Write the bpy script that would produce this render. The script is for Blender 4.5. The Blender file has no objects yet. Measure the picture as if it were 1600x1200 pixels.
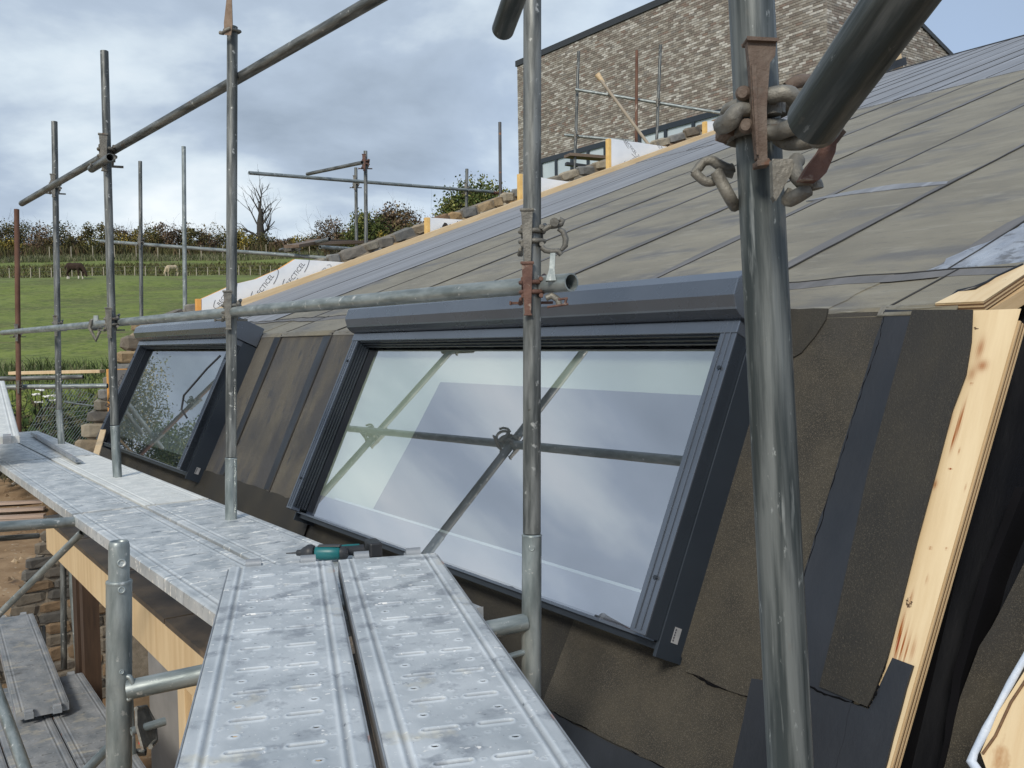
import bpy, bmesh, math, random
import numpy as np
from mathutils import Vector, Matrix
random.seed(7); np.random.seed(7)
SC = bpy.context.scene
COL = SC.collection
R = math.radians
ZC = 4.0                                   # eye height above the soil

# ------------------------------------------------------------------ camera
F, PITCH, ROLL = 1420.0, R(2.672), R(0.8596)
fw = np.array([0, math.cos(PITCH), -math.sin(PITCH)]); rt0 = np.array([1., 0, 0]); up0 = np.cross(rt0, fw)
RT = math.cos(ROLL)*rt0 - math.sin(ROLL)*up0; UP = math.sin(ROLL)*rt0 + math.cos(ROLL)*up0
CAM = np.array([0, 0, ZC])
cd = bpy.data.cameras.new('camera'); co = bpy.data.objects.new('camera', cd); COL.objects.link(co)
cd.sensor_width = 36; cd.lens = F/1600*36; cd.clip_start = 0.05; cd.clip_end = 3000
M = Matrix.Identity(4)
for i in range(3):
    M[i][0], M[i][1], M[i][2], M[i][3] = RT[i], UP[i], -fw[i], CAM[i]
co.matrix_world = M
SC.camera = co

# ------------------------------------------------------------------ light
SUN_AZ, SUN_EL = R(-162), R(38)            # azimuth from +Y towards +X; behind the camera on its left
w = bpy.data.worlds.new('World'); SC.world = w; w.use_nodes = True
nt = w.node_tree; nt.nodes.clear()
def N(nt, t, **k):
    n = nt.nodes.new(t)
    for a, b in k.items():
        if hasattr(n, a): setattr(n, a, b)
    return n
def world():
    L = nt.links.new
    out = N(nt, 'ShaderNodeOutputWorld'); bg = N(nt, 'ShaderNodeBackground')
    sky = N(nt, 'ShaderNodeTexSky', sky_type='NISHITA'); sky.sun_disc = False
    sky.sun_elevation = SUN_EL; sky.sun_rotation = SUN_AZ; sky.dust_density = 2.0; sky.air_density = 1.0
    tc = N(nt, 'ShaderNodeTexCoord'); sep = N(nt, 'ShaderNodeSeparateXYZ'); L(tc.outputs['Generated'], sep.inputs[0])
    # project on a cloud ceiling so clouds shrink towards the horizon
    zz = N(nt, 'ShaderNodeMath', operation='ADD'); L(sep.outputs['Z'], zz.inputs[0]); zz.inputs[1].default_value = 0.28
    zm = N(nt, 'ShaderNodeMath', operation='MAXIMUM'); L(zz.outputs[0], zm.inputs[0]); zm.inputs[1].default_value = 0.05
    cx = N(nt, 'ShaderNodeCombineXYZ')
    for i, a in enumerate('XY'):
        d = N(nt, 'ShaderNodeMath', operation='DIVIDE'); L(sep.outputs[a], d.inputs[0]); L(zm.outputs[0], d.inputs[1]); L(d.outputs[0], cx.inputs[i])
    def noise(scale, det, rough, off, dist=0.0):
        mp = N(nt, 'ShaderNodeMapping'); mp.inputs['Location'].default_value = off; L(cx.outputs[0], mp.inputs[0])
        n = N(nt, 'ShaderNodeTexNoise'); n.inputs['Scale'].default_value = scale; n.inputs['Detail'].default_value = det
        n.inputs['Roughness'].default_value = rough; n.inputs['Distortion'].default_value = dist; L(mp.outputs[0], n.inputs['Vector']); return n
    n1 = noise(1.45, 9, .52, (9.9, 0.4, 0), .2)
    n2 = noise(0.42, 4, .5, (1.3, 5.2, 0), .1)
    # elevation: brighter, whiter near the horizon
    ad = N(nt, 'ShaderNodeMath', operation='ADD'); L(n1.outputs['Fac'], ad.inputs[0])
    ev = N(nt, 'ShaderNodeMapRange'); L(sep.outputs['Z'], ev.inputs[0])
    ev.inputs['From Min'].default_value = 0.02; ev.inputs['From Max'].default_value = 0.42
    ev.inputs['To Min'].default_value = 0.155; ev.inputs['To Max'].default_value = -0.13; L(ev.outputs[0], ad.inputs[1])
    # cloudier to the left
    ex = N(nt, 'ShaderNodeMapRange'); L(sep.outputs['X'], ex.inputs[0])
    ex.inputs['From Min'].default_value = -0.8; ex.inputs['From Max'].default_value = 0.45
    ex.inputs['To Min'].default_value = -0.9; ex.inputs['To Max'].default_value = 1.0
    cr = N(nt, 'ShaderNodeValToRGB'); L(ad.outputs[0], cr.inputs[0]); e = cr.color_ramp
    e.elements[0].position = .36; e.elements[0].color = (.255, .315, .395, 1)
    e.elements[1].position = .70; e.elements[1].color = (.74, .79, .82, 1)
    m = e.elements.new(.49); m.color = (.36, .435, .535, 1)
    m = e.elements.new(.57); m.color = (.53, .61, .68, 1)
    blue = N(nt, 'ShaderNodeMix', data_type='RGBA'); blue.inputs[0].default_value = .82
    sc = N(nt, 'ShaderNodeVectorMath', operation='SCALE'); L(sky.outputs[0], sc.inputs[0]); sc.inputs['Scale'].default_value = .085
    L(sc.outputs[0], blue.inputs[6]); blue.inputs[7].default_value = (.35, .455, .63, 1)
    cov = N(nt, 'ShaderNodeMapRange'); L(n2.outputs['Fac'], cov.inputs[0]); cov.inputs['From Min'].default_value = .35; cov.inputs['From Max'].default_value = .62
    mu = N(nt, 'ShaderNodeMath', operation='MULTIPLY_ADD'); L(ex.outputs[0], mu.inputs[0]); mu.inputs[1].default_value = -.55; L(cov.outputs[0], mu.inputs[2])
    a1 = N(nt, 'ShaderNodeMath', operation='ADD'); a1.use_clamp = True; L(mu.outputs[0], a1.inputs[0]); a1.inputs[1].default_value = .42
    mx = N(nt, 'ShaderNodeMix', data_type='RGBA'); L(a1.outputs[0], mx.inputs[0]); L(blue.outputs[2], mx.inputs[6]); L(cr.outputs[0], mx.inputs[7])
    # divide by the strength so the Background keeps the prescribed value
    s2 = N(nt, 'ShaderNodeVectorMath', operation='SCALE'); L(mx.outputs[2], s2.inputs[0]); s2.inputs['Scale'].default_value = 10.0
    L(s2.outputs[0], bg.inputs[0]); bg.inputs[1].default_value = 0.1
    L(bg.outputs[0], out.inputs[0])
world()
sl = bpy.data.lights.new('sun', 'SUN'); so = bpy.data.objects.new('sun', sl); COL.objects.link(so)
sl.energy = 2.1; sl.angle = R(13); sl.color = (1, .93, .82)
sd = Vector((math.sin(SUN_AZ)*math.cos(SUN_EL), math.cos(SUN_AZ)*math.cos(SUN_EL), math.sin(SUN_EL)))
so.rotation_euler = sd.to_track_quat('Z', 'Y').to_euler()
SC.view_settings.view_transform = 'Standard'; SC.view_settings.look = 'None'
SC.view_settings.exposure = 0.38; SC.view_settings.gamma = 1.0; SC.view_settings.use_curve_mapping = False

# ------------------------------------------------------------------ the place's own planes
def V(*a): return np.array(a, float)
U = V(.58761541, -.80914036, 0)            # along the eaves, towards the camera
HD = V(.80914036, .58761541, 0)            # horizontal, up the slope of the roof
S1 = V(.34062485, .24736921, .90707397)    # up the steep wall
N1 = V(-.73395016, -.53301065, .42097127)
A0 = V(-.79358184, 5.03482787, -.01385432) + CAM   # top left corner of the big pane
FELT = -.12
K0 = A0 + N1*FELT + S1*.145                # on the kink between wall and roof
PH = math.atan(.3625)
S2 = HD*math.cos(PH) + V(0, 0, math.sin(PH)); N2 = np.cross(U, S2)
def ray(px, py): return fw + (px-800)/F*RT + (600-py)/F*UP
def at(px, py, Z): return CAM + ray(px, py)*Z
def onplane(px, py, O, n):
    d = ray(px, py); return CAM + d*(((O-CAM)@n)/(d@n))
def wuv(px, py, off=FELT):
    O = A0+N1*off; Y = onplane(px, py, O, N1)-O; return (Y@U, Y@S1)
def ruv(px, py, off=0.):
    O = K0+N2*off; Y = onplane(px, py, O, N2)-O; return (Y@U, Y@S2)
def hor(px, py, z): return onplane(px, py, V(0, 0, ZC+z), V(0, 0, 1))
def frame(O, a, b, c):
    m = Matrix.Identity(4)
    for i in range(3): m[i][0], m[i][1], m[i][2], m[i][3] = a[i], b[i], c[i], O[i]
    return m
F_WALL = frame(A0+N1*FELT, U, S1, N1); F_WIN = frame(A0, U, S1, N1); F_ROOF = frame(K0, U, S2, N2)
def align(P, Q, yref=(0, 0, 1)):
    P, Q = V(*P), V(*Q); z = (Q-P)/np.linalg.norm(Q-P); y = V(*yref)
    if abs(z@y) > .95: y = V(0, 1, 0)
    x = np.cross(y, z); x /= np.linalg.norm(x); y = np.cross(z, x); return frame(P, x, y, z)

# ------------------------------------------------------------------ helpers
class MB:
    def __init__(s): s.v = []; s.f = []; s.m = []; s.sm = []; s.c = []
    def add(s, vs, fs, mi=0, smooth=False, col=None):
        b = len(s.v); s.v += [tuple(map(float, v)) for v in vs]; s.f += [tuple(b+i for i in f) for f in fs]
        s.m += [mi]*len(fs); s.sm += [smooth]*len(fs); s.c += [col or (1, 1, 1)]*len(fs)
    def box(s, c, d, Mx=None, mi=0, col=None, taper=None):
        x, y, z = d[0]/2, d[1]/2, d[2]/2; t = taper or (1, 1)
        vs = [(sx*x*(t[0] if sz > 0 else 1), sy*y*(t[1] if sz > 0 else 1), sz*z) for sz in (-1, 1) for sy in (-1, 1) for sx in (-1, 1)]
        vs = [Vector(c)+Vector(v) for v in vs]
        if Mx: vs = [Mx@v for v in vs]
        s.add(vs, [(0, 2, 3, 1), (4, 5, 7, 6), (0, 1, 5, 4), (2, 6, 7, 3), (0, 4, 6, 2), (1, 3, 7, 5)], mi, False, col)
    def tube(s, P, Q, r, r2=None, n=16, mi=0, caps=True, inner=None, rings=1, bend=None):
        m = align(P, Q); L = (Vector(Q)-Vector(P)).length; r2 = r if r2 is None else r2
        vs = []; 
        for j in range(rings+1):
            t = j/rings; rr = r+(r2-r)*t
            for i in range(n):
                a = 2*math.pi*i/n; vs.append(m@Vector((rr*math.cos(a), rr*math.sin(a), L*t)))
        fs = [(j*n+i, j*n+(i+1) % n, (j+1)*n+(i+1) % n, (j+1)*n+i) for j in range(rings) for i in range(n)]
        s.add(vs, fs, mi, True)
        if inner:
            e = rings*n
            vs2 = [m@Vector((inner*math.cos(2*math.pi*i/n), inner*math.sin(2*math.pi*i/n), L*t)) for t in (0, 1) for i in range(n)]
            s.add(vs2, [(i, n+i, n+(i+1) % n, (i+1) % n) for i in range(n)], mi, True)
            for k, (o1, t) in enumerate(((0, 0), (e, n))):
                rim = [vs[o1+i] for i in range(n)]+[vs2[t+i] for i in range(n)]
                s.add(rim, [((i, n+i, n+(i+1) % n, (i+1) % n) if k == 0 else (i, (i+1) % n, n+(i+1) % n, n+i)) for i in range(n)], mi)
        elif caps:
            s.add(vs[:n], [tuple(reversed(range(n)))], mi); s.add(vs[-n:], [tuple(range(n))], mi)
    def path(s, pts, r, n=8, mi=0, radii=None):
        pts = [Vector(p) for p in pts]; K = len(pts); vs = []; ref = None
        for k, p in enumerate(pts):
            d = (pts[min(k+1, K-1)]-pts[max(k-1, 0)]).normalized()
            if ref is None:
                ref = Vector((0, 0, 1)) if abs(d.z) < .9 else Vector((1, 0, 0))
            x = ref.cross(d).normalized(); y = d.cross(x).normalized(); ref = y
            rr = radii[k] if radii else r
            for i in range(n):
                a = 2*math.pi*i/n; vs.append(p+x*rr*math.cos(a)+y*rr*math.sin(a))
        fs = [(j*n+i, j*n+(i+1) % n, (j+1)*n+(i+1) % n, (j+1)*n+i) for j in range(K-1) for i in range(n)]
        s.add(vs, fs, mi, True); s.add(vs[:n], [tuple(reversed(range(n)))], mi); s.add(vs[-n:], [tuple(range(n))], mi)
    def prism(s, poly, z0, z1, mi=0, side=None, Mx=None):
        n = len(poly); ar = sum(poly[i][0]*poly[(i+1) % n][1]-poly[(i+1) % n][0]*poly[i][1] for i in range(n))
        if ar < 0: poly = poly[::-1]
        vs = [(p[0], p[1], z0) for p in poly]+[(p[0], p[1], z1) for p in poly]
        if Mx: vs = [Mx@Vector(v) for v in vs]
        s.add(vs, [tuple(reversed(range(n))), tuple(range(n, 2*n))], mi)
        s.add(vs, [(i, (i+1) % n, n+(i+1) % n, n+i) for i in range(n)], mi if side is None else side)
    def lathe(s, prof, Mx=None, n=20, mi=0):
        vs = []
        for z, r in prof:
            for i in range(n): vs.append(Vector((r*math.cos(2*math.pi*i/n), r*math.sin(2*math.pi*i/n), z)))
        if Mx: vs = [Mx@v for v in vs]
        s.add(vs, [(j*n+i, j*n+(i+1) % n, (j+1)*n+(i+1) % n, (j+1)*n+i) for j in range(len(prof)-1) for i in range(n)], mi, True)
        s.add(vs[:n], [tuple(reversed(range(n)))], mi); s.add(vs[-n:], [tuple(range(n))], mi)
    def mesh(s, name, mats, colattr=False):
        me = bpy.data.meshes.new(name); me.from_pydata(s.v, [], s.f)
        for m in (mats if isinstance(mats, (list, tuple)) else [mats]): me.materials.append(m)
        me.polygons.foreach_set('material_index', s.m); me.polygons.foreach_set('use_smooth', s.sm)
        if colattr:
            a = me.color_attributes.new('tone', 'FLOAT_COLOR', 'CORNER'); d = []
            for f, c in zip(s.f, s.c): d += [c[0], c[1], c[2], 1.]*len(f)
            a.data.foreach_set('color', d)
        me.update(); return me
WM = {}
def link(name, data, parent=None, Mx=None):
    o = bpy.data.objects.new(name, data); COL.objects.link(o); Mx = Mx or Matrix.Identity(4)
    WM[o] = Mx.copy()
    if parent: o.parent = parent; o.matrix_basis = WM[parent].inverted()@Mx
    else: o.matrix_basis = Mx
    return o
def obj(name, mb, mats, parent=None, Mx=None, colattr=False, bevel=0):
    me = mb.mesh(name, mats, colattr) if isinstance(mb, MB) else mb
    o = link(name, me, parent, Mx)
    if bevel: b = o.modifiers.new('bevel', 'BEVEL'); b.width = bevel; b.segments = 2; b.limit_method = 'ANGLE'; b.angle_limit = R(40)
    return o
def tag(o, label=None, cat=None, group=None, kind=None):
    if label: o['label'] = label
    if cat: o['category'] = cat
    if group: o['group'] = group
    if kind: o['kind'] = kind
    return o
def empty(name, P, label, cat, group=None, Mx=None):
    Mx = Mx or Matrix.Translation(Vector([float(c) for c in P])); o = link(name, None, None, Mx); o.empty_display_size = .2
    return tag(o, label, cat, group)
T = lambda *a: Matrix.Translation(Vector(a))

# ------------------------------------------------------------------ materials
def lin(c): return tuple(c)+(1,)
def mat(name, c1, c2=None, scale=5, stretch=(1, 1, 1), rough=.6, rough2=None, metal=0., bump=0., bscale=None, ramp=(.35, .65),
        spots=None, spec=.5, attr=None, detail=6, objrand=0., streak=None, coat=0., sheen=0.):
    m = bpy.data.materials.new(name); m.use_nodes = True; t = m.node_tree; b = t.nodes['Principled BSDF']; L = t.links.new
    tc = N(t, 'ShaderNodeTexCoord')
    def nz(sc, st=(1, 1, 1), det=6, rg=.55, seed=0):
        mp = N(t, 'ShaderNodeMapping'); mp.inputs['Scale'].default_value = st; mp.inputs['Location'].default_value = (seed, seed*1.7, seed*.3)
        L(tc.outputs['Object'], mp.inputs[0]); n = N(t, 'ShaderNodeTexNoise'); n.inputs['Scale'].default_value = sc
        n.inputs['Detail'].default_value = det; n.inputs['Roughness'].default_value = rg; L(mp.outputs[0], n.inputs['Vector']); return n
    n = nz(scale, stretch, detail)
    mr = N(t, 'ShaderNodeMapRange'); L(n.outputs['Fac'], mr.inputs[0]); mr.inputs[1].default_value = ramp[0]; mr.inputs[2].default_value = ramp[1]
    mx = N(t, 'ShaderNodeMix', data_type='RGBA'); L(mr.outputs[0], mx.inputs[0]); mx.inputs[6].default_value = lin(c1); mx.inputs[7].default_value = lin(c2 or c1)
    col = mx.outputs[2]
    for sp in (spots or []):       # (scale, lo, hi, colour, stretch)
        ns = nz(sp[0], sp[4] if len(sp) > 4 else (1, 1, 1), 5, .6, 3+sp[0]*.13)
        r2 = N(t, 'ShaderNodeMapRange'); L(ns.outputs['Fac'], r2.inputs[0]); r2.inputs[1].default_value = sp[1]; r2.inputs[2].default_value = sp[2]
        m2 = N(t, 'ShaderNodeMix', data_type='RGBA'); L(r2.outputs[0], m2.inputs[0]); L(col, m2.inputs[6]); m2.inputs[7].default_value = lin(sp[3]); col = m2.outputs[2]
    if attr:
        va = N(t, 'ShaderNodeVertexColor'); va.layer_name = attr
        m3 = N(t, 'ShaderNodeMix', data_type='RGBA'); m3.blend_type = 'MULTIPLY'; m3.inputs[0].default_value = 1; L(col, m3.inputs[6]); L(va.outputs[0], m3.inputs[7]); col = m3.outputs[2]
    if objrand:
        oi = N(t, 'ShaderNodeObjectInfo'); r3 = N(t, 'ShaderNodeMapRange'); L(oi.outputs['Random'], r3.inputs[0]); r3.inputs[3].default_value = 1-objrand; r3.inputs[4].default_value = 1+objrand
        hs = N(t, 'ShaderNodeHueSaturation'); L(col, hs.inputs['Color']); L(r3.outputs[0], hs.inputs['Value']); col = hs.outputs[0]
    L(col, b.inputs['Base Color'])
    b.inputs['Metallic'].default_value = metal; b.inputs['Specular IOR Level'].default_value = spec
    if coat: b.inputs['Coat Weight'].default_value = coat; b.inputs['Coat Roughness'].default_value = .1
    if sheen: b.inputs['Sheen Weight'].default_value = sheen; b.inputs['Sheen Roughness'].default_value = .5
    if rough2 is None: b.inputs['Roughness'].default_value = rough
    else:
        nr = nz(scale*1.7, stretch, 4, .5, 9); r4 = N(t, 'ShaderNodeMapRange'); L(nr.outputs['Fac'], r4.inputs[0]); r4.inputs[1].default_value = .35; r4.inputs[2].default_value = .65
        r4.inputs[3].default_value = rough; r4.inputs[4].default_value = rough2; L(r4.outputs[0], b.inputs['Roughness'])
    if bump:
        nb = nz(bscale or scale*4, stretch, 5, .6, 5); bp = N(t, 'ShaderNodeBump'); bp.inputs['Strength'].default_value = bump; bp.inputs['Distance'].default_value = .01
        L(nb.outputs['Fac'], bp.inputs['Height']); L(bp.outputs[0], b.inputs['Normal'])
    return m
GALV = mat('galvanised_tube', (.070, .077, .075), (.215, .225, .217), 38, (1, 1, .12), .42, .62, .45, .14, 60, ramp=(.40, .60), spots=[(34, .62, .70, (.45, .46, .44)), (9, .66, .72, (.16, .11, .075), (1, 1, .5)), (5, .58, .75, (.10, .11, .105), (1, 1, .3)), (60, .66, .72, (.06, .06, .055))])
GALVB = mat('galvanised_bright', (.16, .19, .19), (.33, .365, .36), 34, (1, 1, .25), .38, .55, .45, .1, 60, spots=[(30, .62, .7, (.62, .63, .60)), (7, .6, .75, (.16, .18, .18))])
GALVN = mat('galvanised_streaky', (.040, .050, .051), (.155, .170, .167), 62, (1, 1, .06), .42, .6, .35, .16, 90, ramp=(.40, .60), spots=[(110, .64, .70, (.27, .29, .285), (1, 1, .35)), (40, .54, .66, (.038, .050, .052), (1, 1, .10)), (75, .60, .70, (.24, .26, .255), (1, 1, .08)), (20, .60, .70, (.15, .145, .13), (1, 1, .5)), (14, .70, .75, (.32, .33, .32), (1.2, 1.2, .25))])
RUSTT = mat('rusty_tube', (.10, .045, .028), (.17, .09, .06), 12, (1, 1, .4), .8, None, .1, .2, 60, spots=[(9, .6, .66, (.42, .36, .30), (1, 1, .4))])
RUST = mat('rusty_fitting', (.10, .065, .048), (.16, .125, .10), 30, (1, 1, 1), .75, None, .15, .35, 160, spots=[(25, .60, .7, (.17, .075, .04)), (18, .6, .72, (.17, .16, .14))])
FIT = mat('grey_fitting', (.13, .125, .11), (.23, .22, .19), 30, (1, 1, 1), .55, None, .35, .3, 160, spots=[(40, .6, .7, (.32, .30, .25)), (24, .62, .72, (.13, .08, .05))])
REDF = mat('brown_red_fitting', (.10, .05, .038), (.16, .085, .062), 40, (1, 1, 1), .7, None, .1, .3, 180, spots=[(45, .62, .7, (.28, .22, .18))])
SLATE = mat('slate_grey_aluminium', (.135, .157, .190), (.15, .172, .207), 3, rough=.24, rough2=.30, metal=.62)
SLATEB = mat('slate_grey_side_shaded', (.034, .044, .058), (.040, .051, .066), 3, rough=.36, rough2=.42, metal=.3)  # darker copy of the frame grey; the sides' dim reflection is painted in
SLATED = mat('dark_frame_rubber', (.012, .017, .024), (.018, .024, .033), 5, rough=.4)
FELTW = mat('speckled_wall_felt', (.022, .019, .013), (.052, .044, .029), 5.0, (1, 1, 1), .85, None, 0, .5, 420, spots=[(340, .53, .62, (.105, .09, .064)), (1.3, .52, .70, (.03, .029, .027))], sheen=.15)  # same felt as the roof, left without the sheen painted in there
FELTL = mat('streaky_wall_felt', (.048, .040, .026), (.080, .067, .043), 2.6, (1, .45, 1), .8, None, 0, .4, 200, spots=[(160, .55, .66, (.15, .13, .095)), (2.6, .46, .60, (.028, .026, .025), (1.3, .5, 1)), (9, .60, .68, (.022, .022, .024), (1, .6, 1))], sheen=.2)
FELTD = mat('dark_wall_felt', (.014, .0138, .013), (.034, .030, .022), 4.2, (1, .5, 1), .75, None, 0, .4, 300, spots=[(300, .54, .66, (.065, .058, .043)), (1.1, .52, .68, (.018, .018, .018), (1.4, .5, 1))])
BITUM = mat('bitumen_band', (.014, .017, .023), (.024, .028, .036), 4, (1, .5, 1), .42, .6, 0, .15, 60)
FELTR = mat('roof_felt_painted_sheen', (.152, .139, .105), (.228, .208, .155), 1.7, (.7, 1.3, 1), .85, None, 0, .25, 120, spots=[(2.0, .53, .66, (.115, .112, .105), (.6, 1.2, 1)), (9, .54, .74, (.25, .235, .185), (.5, 1.6, 1)), (26, .56, .74, (.115, .108, .09), (.35, 1.6, 1))], sheen=.15, spec=.25)  # same felt as the wall; grazing sheen painted in as a paler base colour
FELTU = mat('grey_blue_roof_felt', (.17, .178, .192), (.25, .26, .28), 2.2, (3, .15, 1), .5, .65, 0, .15, 80, spots=[(5, .55, .7, (.34, .36, .40), (3, .08, 1))])
SEAMR = mat('seam_bleed', (.105, .103, .100), (.155, .150, .148), 6, (2, .2, 1), .6, .75, 0, .1, 60)
SEAMK = mat('seam_dark_line', (.028, .027, .026), (.055, .052, .048), 14, (2, .3, 1), .75, spec=.25)  # plain dark tone of the felt lap edges
WET = mat('wet_felt', (.20, .215, .245), (.36, .39, .43), 9, (1.5, .5, 1), .18, .45, 0, .2, 60, spots=[(14, .55, .62, (.12, .12, .12))])
def wood(name, a, b, st=(1, 14, 14), sc=1.6, extra=None, rough=.62, attr=None):
    return mat(name, a, b, sc, st, rough, None, 0, .08, 12, spots=(extra or []), detail=8, attr=attr)
PLYF = wood('plywood_face', (.66, .50, .29), (.78, .63, .40), (16, 1.2, 16), 1.3, [(6, .60, .74, (.42, .20, .07), (1.6, .9, 1)), (13, .69, .72, (.20, .10, .04)), (26, .70, .72, (.08, .05, .03)), (1.1, .52, .75, (.60, .40, .20), (14, .7, 1))])
PLYE = wood('plywood_edge', (.52, .37, .20), (.62, .46, .27), (20, 3, 60), 2)
PLYG = wood('plywood_glue_line', (.13, .07, .035), (.20, .11, .05), (20, 3, 60), 2)
BATT = wood('verge_batten_timber', (.62, .45, .25), (.72, .56, .35), (12, 1, 12), 2, [(14, .70, .75, (.2, .1, .04))])
FASC = wood('fascia_timber', (.56, .40, .22), (.68, .52, .31), (6, 6, .6), 1.8, [(7, .72, .76, (.10, .05, .025), (1, 1, .5)), (2.4, .6, .75, (.45, .28, .13), (1.4, 1.4, .3))])
WETB = wood('wet_ledge_board', (.045, .038, .032), (.11, .085, .06), (8, 8, 8), .7, [(2.6, .6, .7, (.17, .12, .08))], .5)
OLDW = wood('weathered_board', (.13, .09, .06), (.21, .15, .11), (1, 14, 14), 1.6)
PINK = wood('pinkish_plank', (.40, .29, .24), (.52, .40, .33), (1, 12, 12), 1.6)
BLACKM = mat('matt_black_paint', (.003, .003, .004), (.006, .006, .008), 3, rough=.9, spec=.15)
BLACK = mat('black_membrane', (.004, .004, .006), (.008, .009, .012), 3, (1, .3, 1), .25, .5, 0, .3, 14, spots=[(1.3, .6, .74, (.012, .013, .016))])
FOIL = mat('white_foil_face', (.80, .83, .86), (.90, .92, .94), 3, (1, 1, 1), .38, .5, .12, .25, 7)
FOAM = mat('yellow_foam_edge', (.72, .46, .16), (.82, .56, .22), 12, rough=.9, bump=.2)
FOAMO = mat('orange_foam_edge', (.72, .33, .08), (.80, .42, .12), 12, rough=.9, bump=.2)
INK = mat('black_print', (.09, .09, .10), rough=.6)
CHAR = mat('dark_adhesive_smear', (.02, .017, .016), (.05, .04, .04), 20, rough=.8)
EXPF = mat('pale_blue_sealant', (.52, .60, .72), (.66, .72, .80), 16, rough=.5, bump=.3, bscale=40)
STONEM = mat('rubble_mortar', (.17, .145, .11), (.27, .235, .185), 16, rough=.95, bump=.8, bscale=50)
STONE = mat('rubble_stone', (.72, .72, .72), (1.05, 1.02, .98), 9, rough=.9, bump=.7, bscale=36, attr='tone', spots=[(22, .6, .75, (.42, .38, .30))])
BRICKM = mat('brick_mortar', (.135, .122, .105), (.17, .155, .135), 5, rough=.95)
BRICK = mat('brick_face', (.8, .8, .8), (1.1, 1.08, 1.05), 12, rough=.9, attr='tone', bump=.3, bscale=60)
DGREY = mat('dark_capping', (.03, .033, .037), rough=.5)
WFRAME = mat('far_window_frame', (.018, .026, .036), rough=.4)
SOIL = mat('site_soil', (.20, .125, .065), (.33, .225, .13), 2.2, rough=1, bump=1., bscale=9, spots=[(9, .6, .7, (.42, .35, .26)), (3.5, .62, .7, (.10, .065, .04))])
GRASS = mat('field_grass', (.115, .155, .02), (.17, .215, .034), .35, (1, 2.2, 1), .95, None, 0, 1., 6.0, spots=[(1.6, .52, .68, (.17, .20, .055), (1, 2.5, 1)), (.22, .50, .62, (.10, .115, .028), (1, 2.6, 1)), (.30, .60, .70, (.12, .085, .045), (1, 3.0, 1)), (.9, .60, .72, (.085, .115, .02), (1, 3, 1)), (2.4, .50, .64, (.068, .10, .014), (1, 2.0, 1)), (5, .52, .66, (.19, .215, .065), (1, 2.0, 1)), (11, .56, .68, (.055, .085, .014), (1, 2.5, 1))])
GALVM = mat('deck_steel_splashed', (.38, .415, .435), (.62, .645, .65), 6, (1.6, 1, 1), .36, .55, .25, .06, 60, attr='tone', spots=[(16, .58, .68, (.25, .28, .305), (.7, 1.6, 1)), (15, .60, .64, (.84, .83, .78), (.5, 2.2, 1)), (34, .645, .69, (.86, .85, .80), (.6, 1.5, 1)), (110, .68, .73, (.85, .85, .82))])
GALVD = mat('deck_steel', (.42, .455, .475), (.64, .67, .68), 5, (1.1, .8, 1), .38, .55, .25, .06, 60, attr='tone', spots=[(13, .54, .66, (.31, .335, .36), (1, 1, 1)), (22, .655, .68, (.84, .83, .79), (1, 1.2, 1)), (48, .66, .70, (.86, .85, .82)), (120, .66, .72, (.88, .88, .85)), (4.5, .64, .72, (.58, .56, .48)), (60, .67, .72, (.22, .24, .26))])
GALVDK = mat('deck_steel_side', (.24, .26, .28), (.36, .38, .40), 6, (1, 1, 1), .45, .6, .35, .06, 60, spots=[(7, .63, .70, (.42, .22, .17)), (40, .64, .7, (.5, .5, .48))])
ALUD = mat('pale_deck', (.60, .62, .60), (.72, .73, .70), 5, (2, 1, 1), .5, .65, .1, .06, 60, attr='tone', spots=[(20, .63, .7, (.50, .50, .46), (.6, 1.5, 1))])
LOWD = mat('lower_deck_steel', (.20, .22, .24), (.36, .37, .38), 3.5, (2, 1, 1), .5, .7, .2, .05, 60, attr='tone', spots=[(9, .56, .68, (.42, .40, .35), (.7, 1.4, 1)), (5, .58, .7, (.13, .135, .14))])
TEAL = mat('teal_plastic', (.004, .105, .115), (.006, .13, .14), 6, rough=.4)
DPLAS = mat('dark_plastic', (.018, .02, .024), (.028, .03, .034), 6, rough=.5)
STEEL = mat('bare_steel', (.35, .35, .35), rough=.3, metal=.9)
WHITE = mat('white_petals', (.8, .8, .76), rough=.9)
STICK = mat('silver_sticker', (.40, .41, .42), (.5, .5, .5), 20, rough=.4, metal=.3)
SNOWW = mat('raw_plaster_panel', (.20, .20, .195), (.26, .255, .25), 3, rough=.9)
BROWNP = mat('brown_post', (.045, .026, .016), (.075, .043, .025), 6, (6, 6, .6), .8)
PALEB = mat('inner_blind_pale', (.62, .65, .55), (.70, .73, .62), .8, rough=.7)
LILAC = mat('inner_blind_lilac', (.11, .105, .115), (.15, .145, .155), .8, rough=.7)
FARLIN = mat('far_room_lining', (.20, .225, .24), (.26, .28, .29), 1.2, rough=.8)
SILLM = mat('inner_sill_grey', (.36, .35, .42), rough=.6)
DARKIN = mat('dark_room', (.03, .03, .032), rough=.9)
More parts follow.
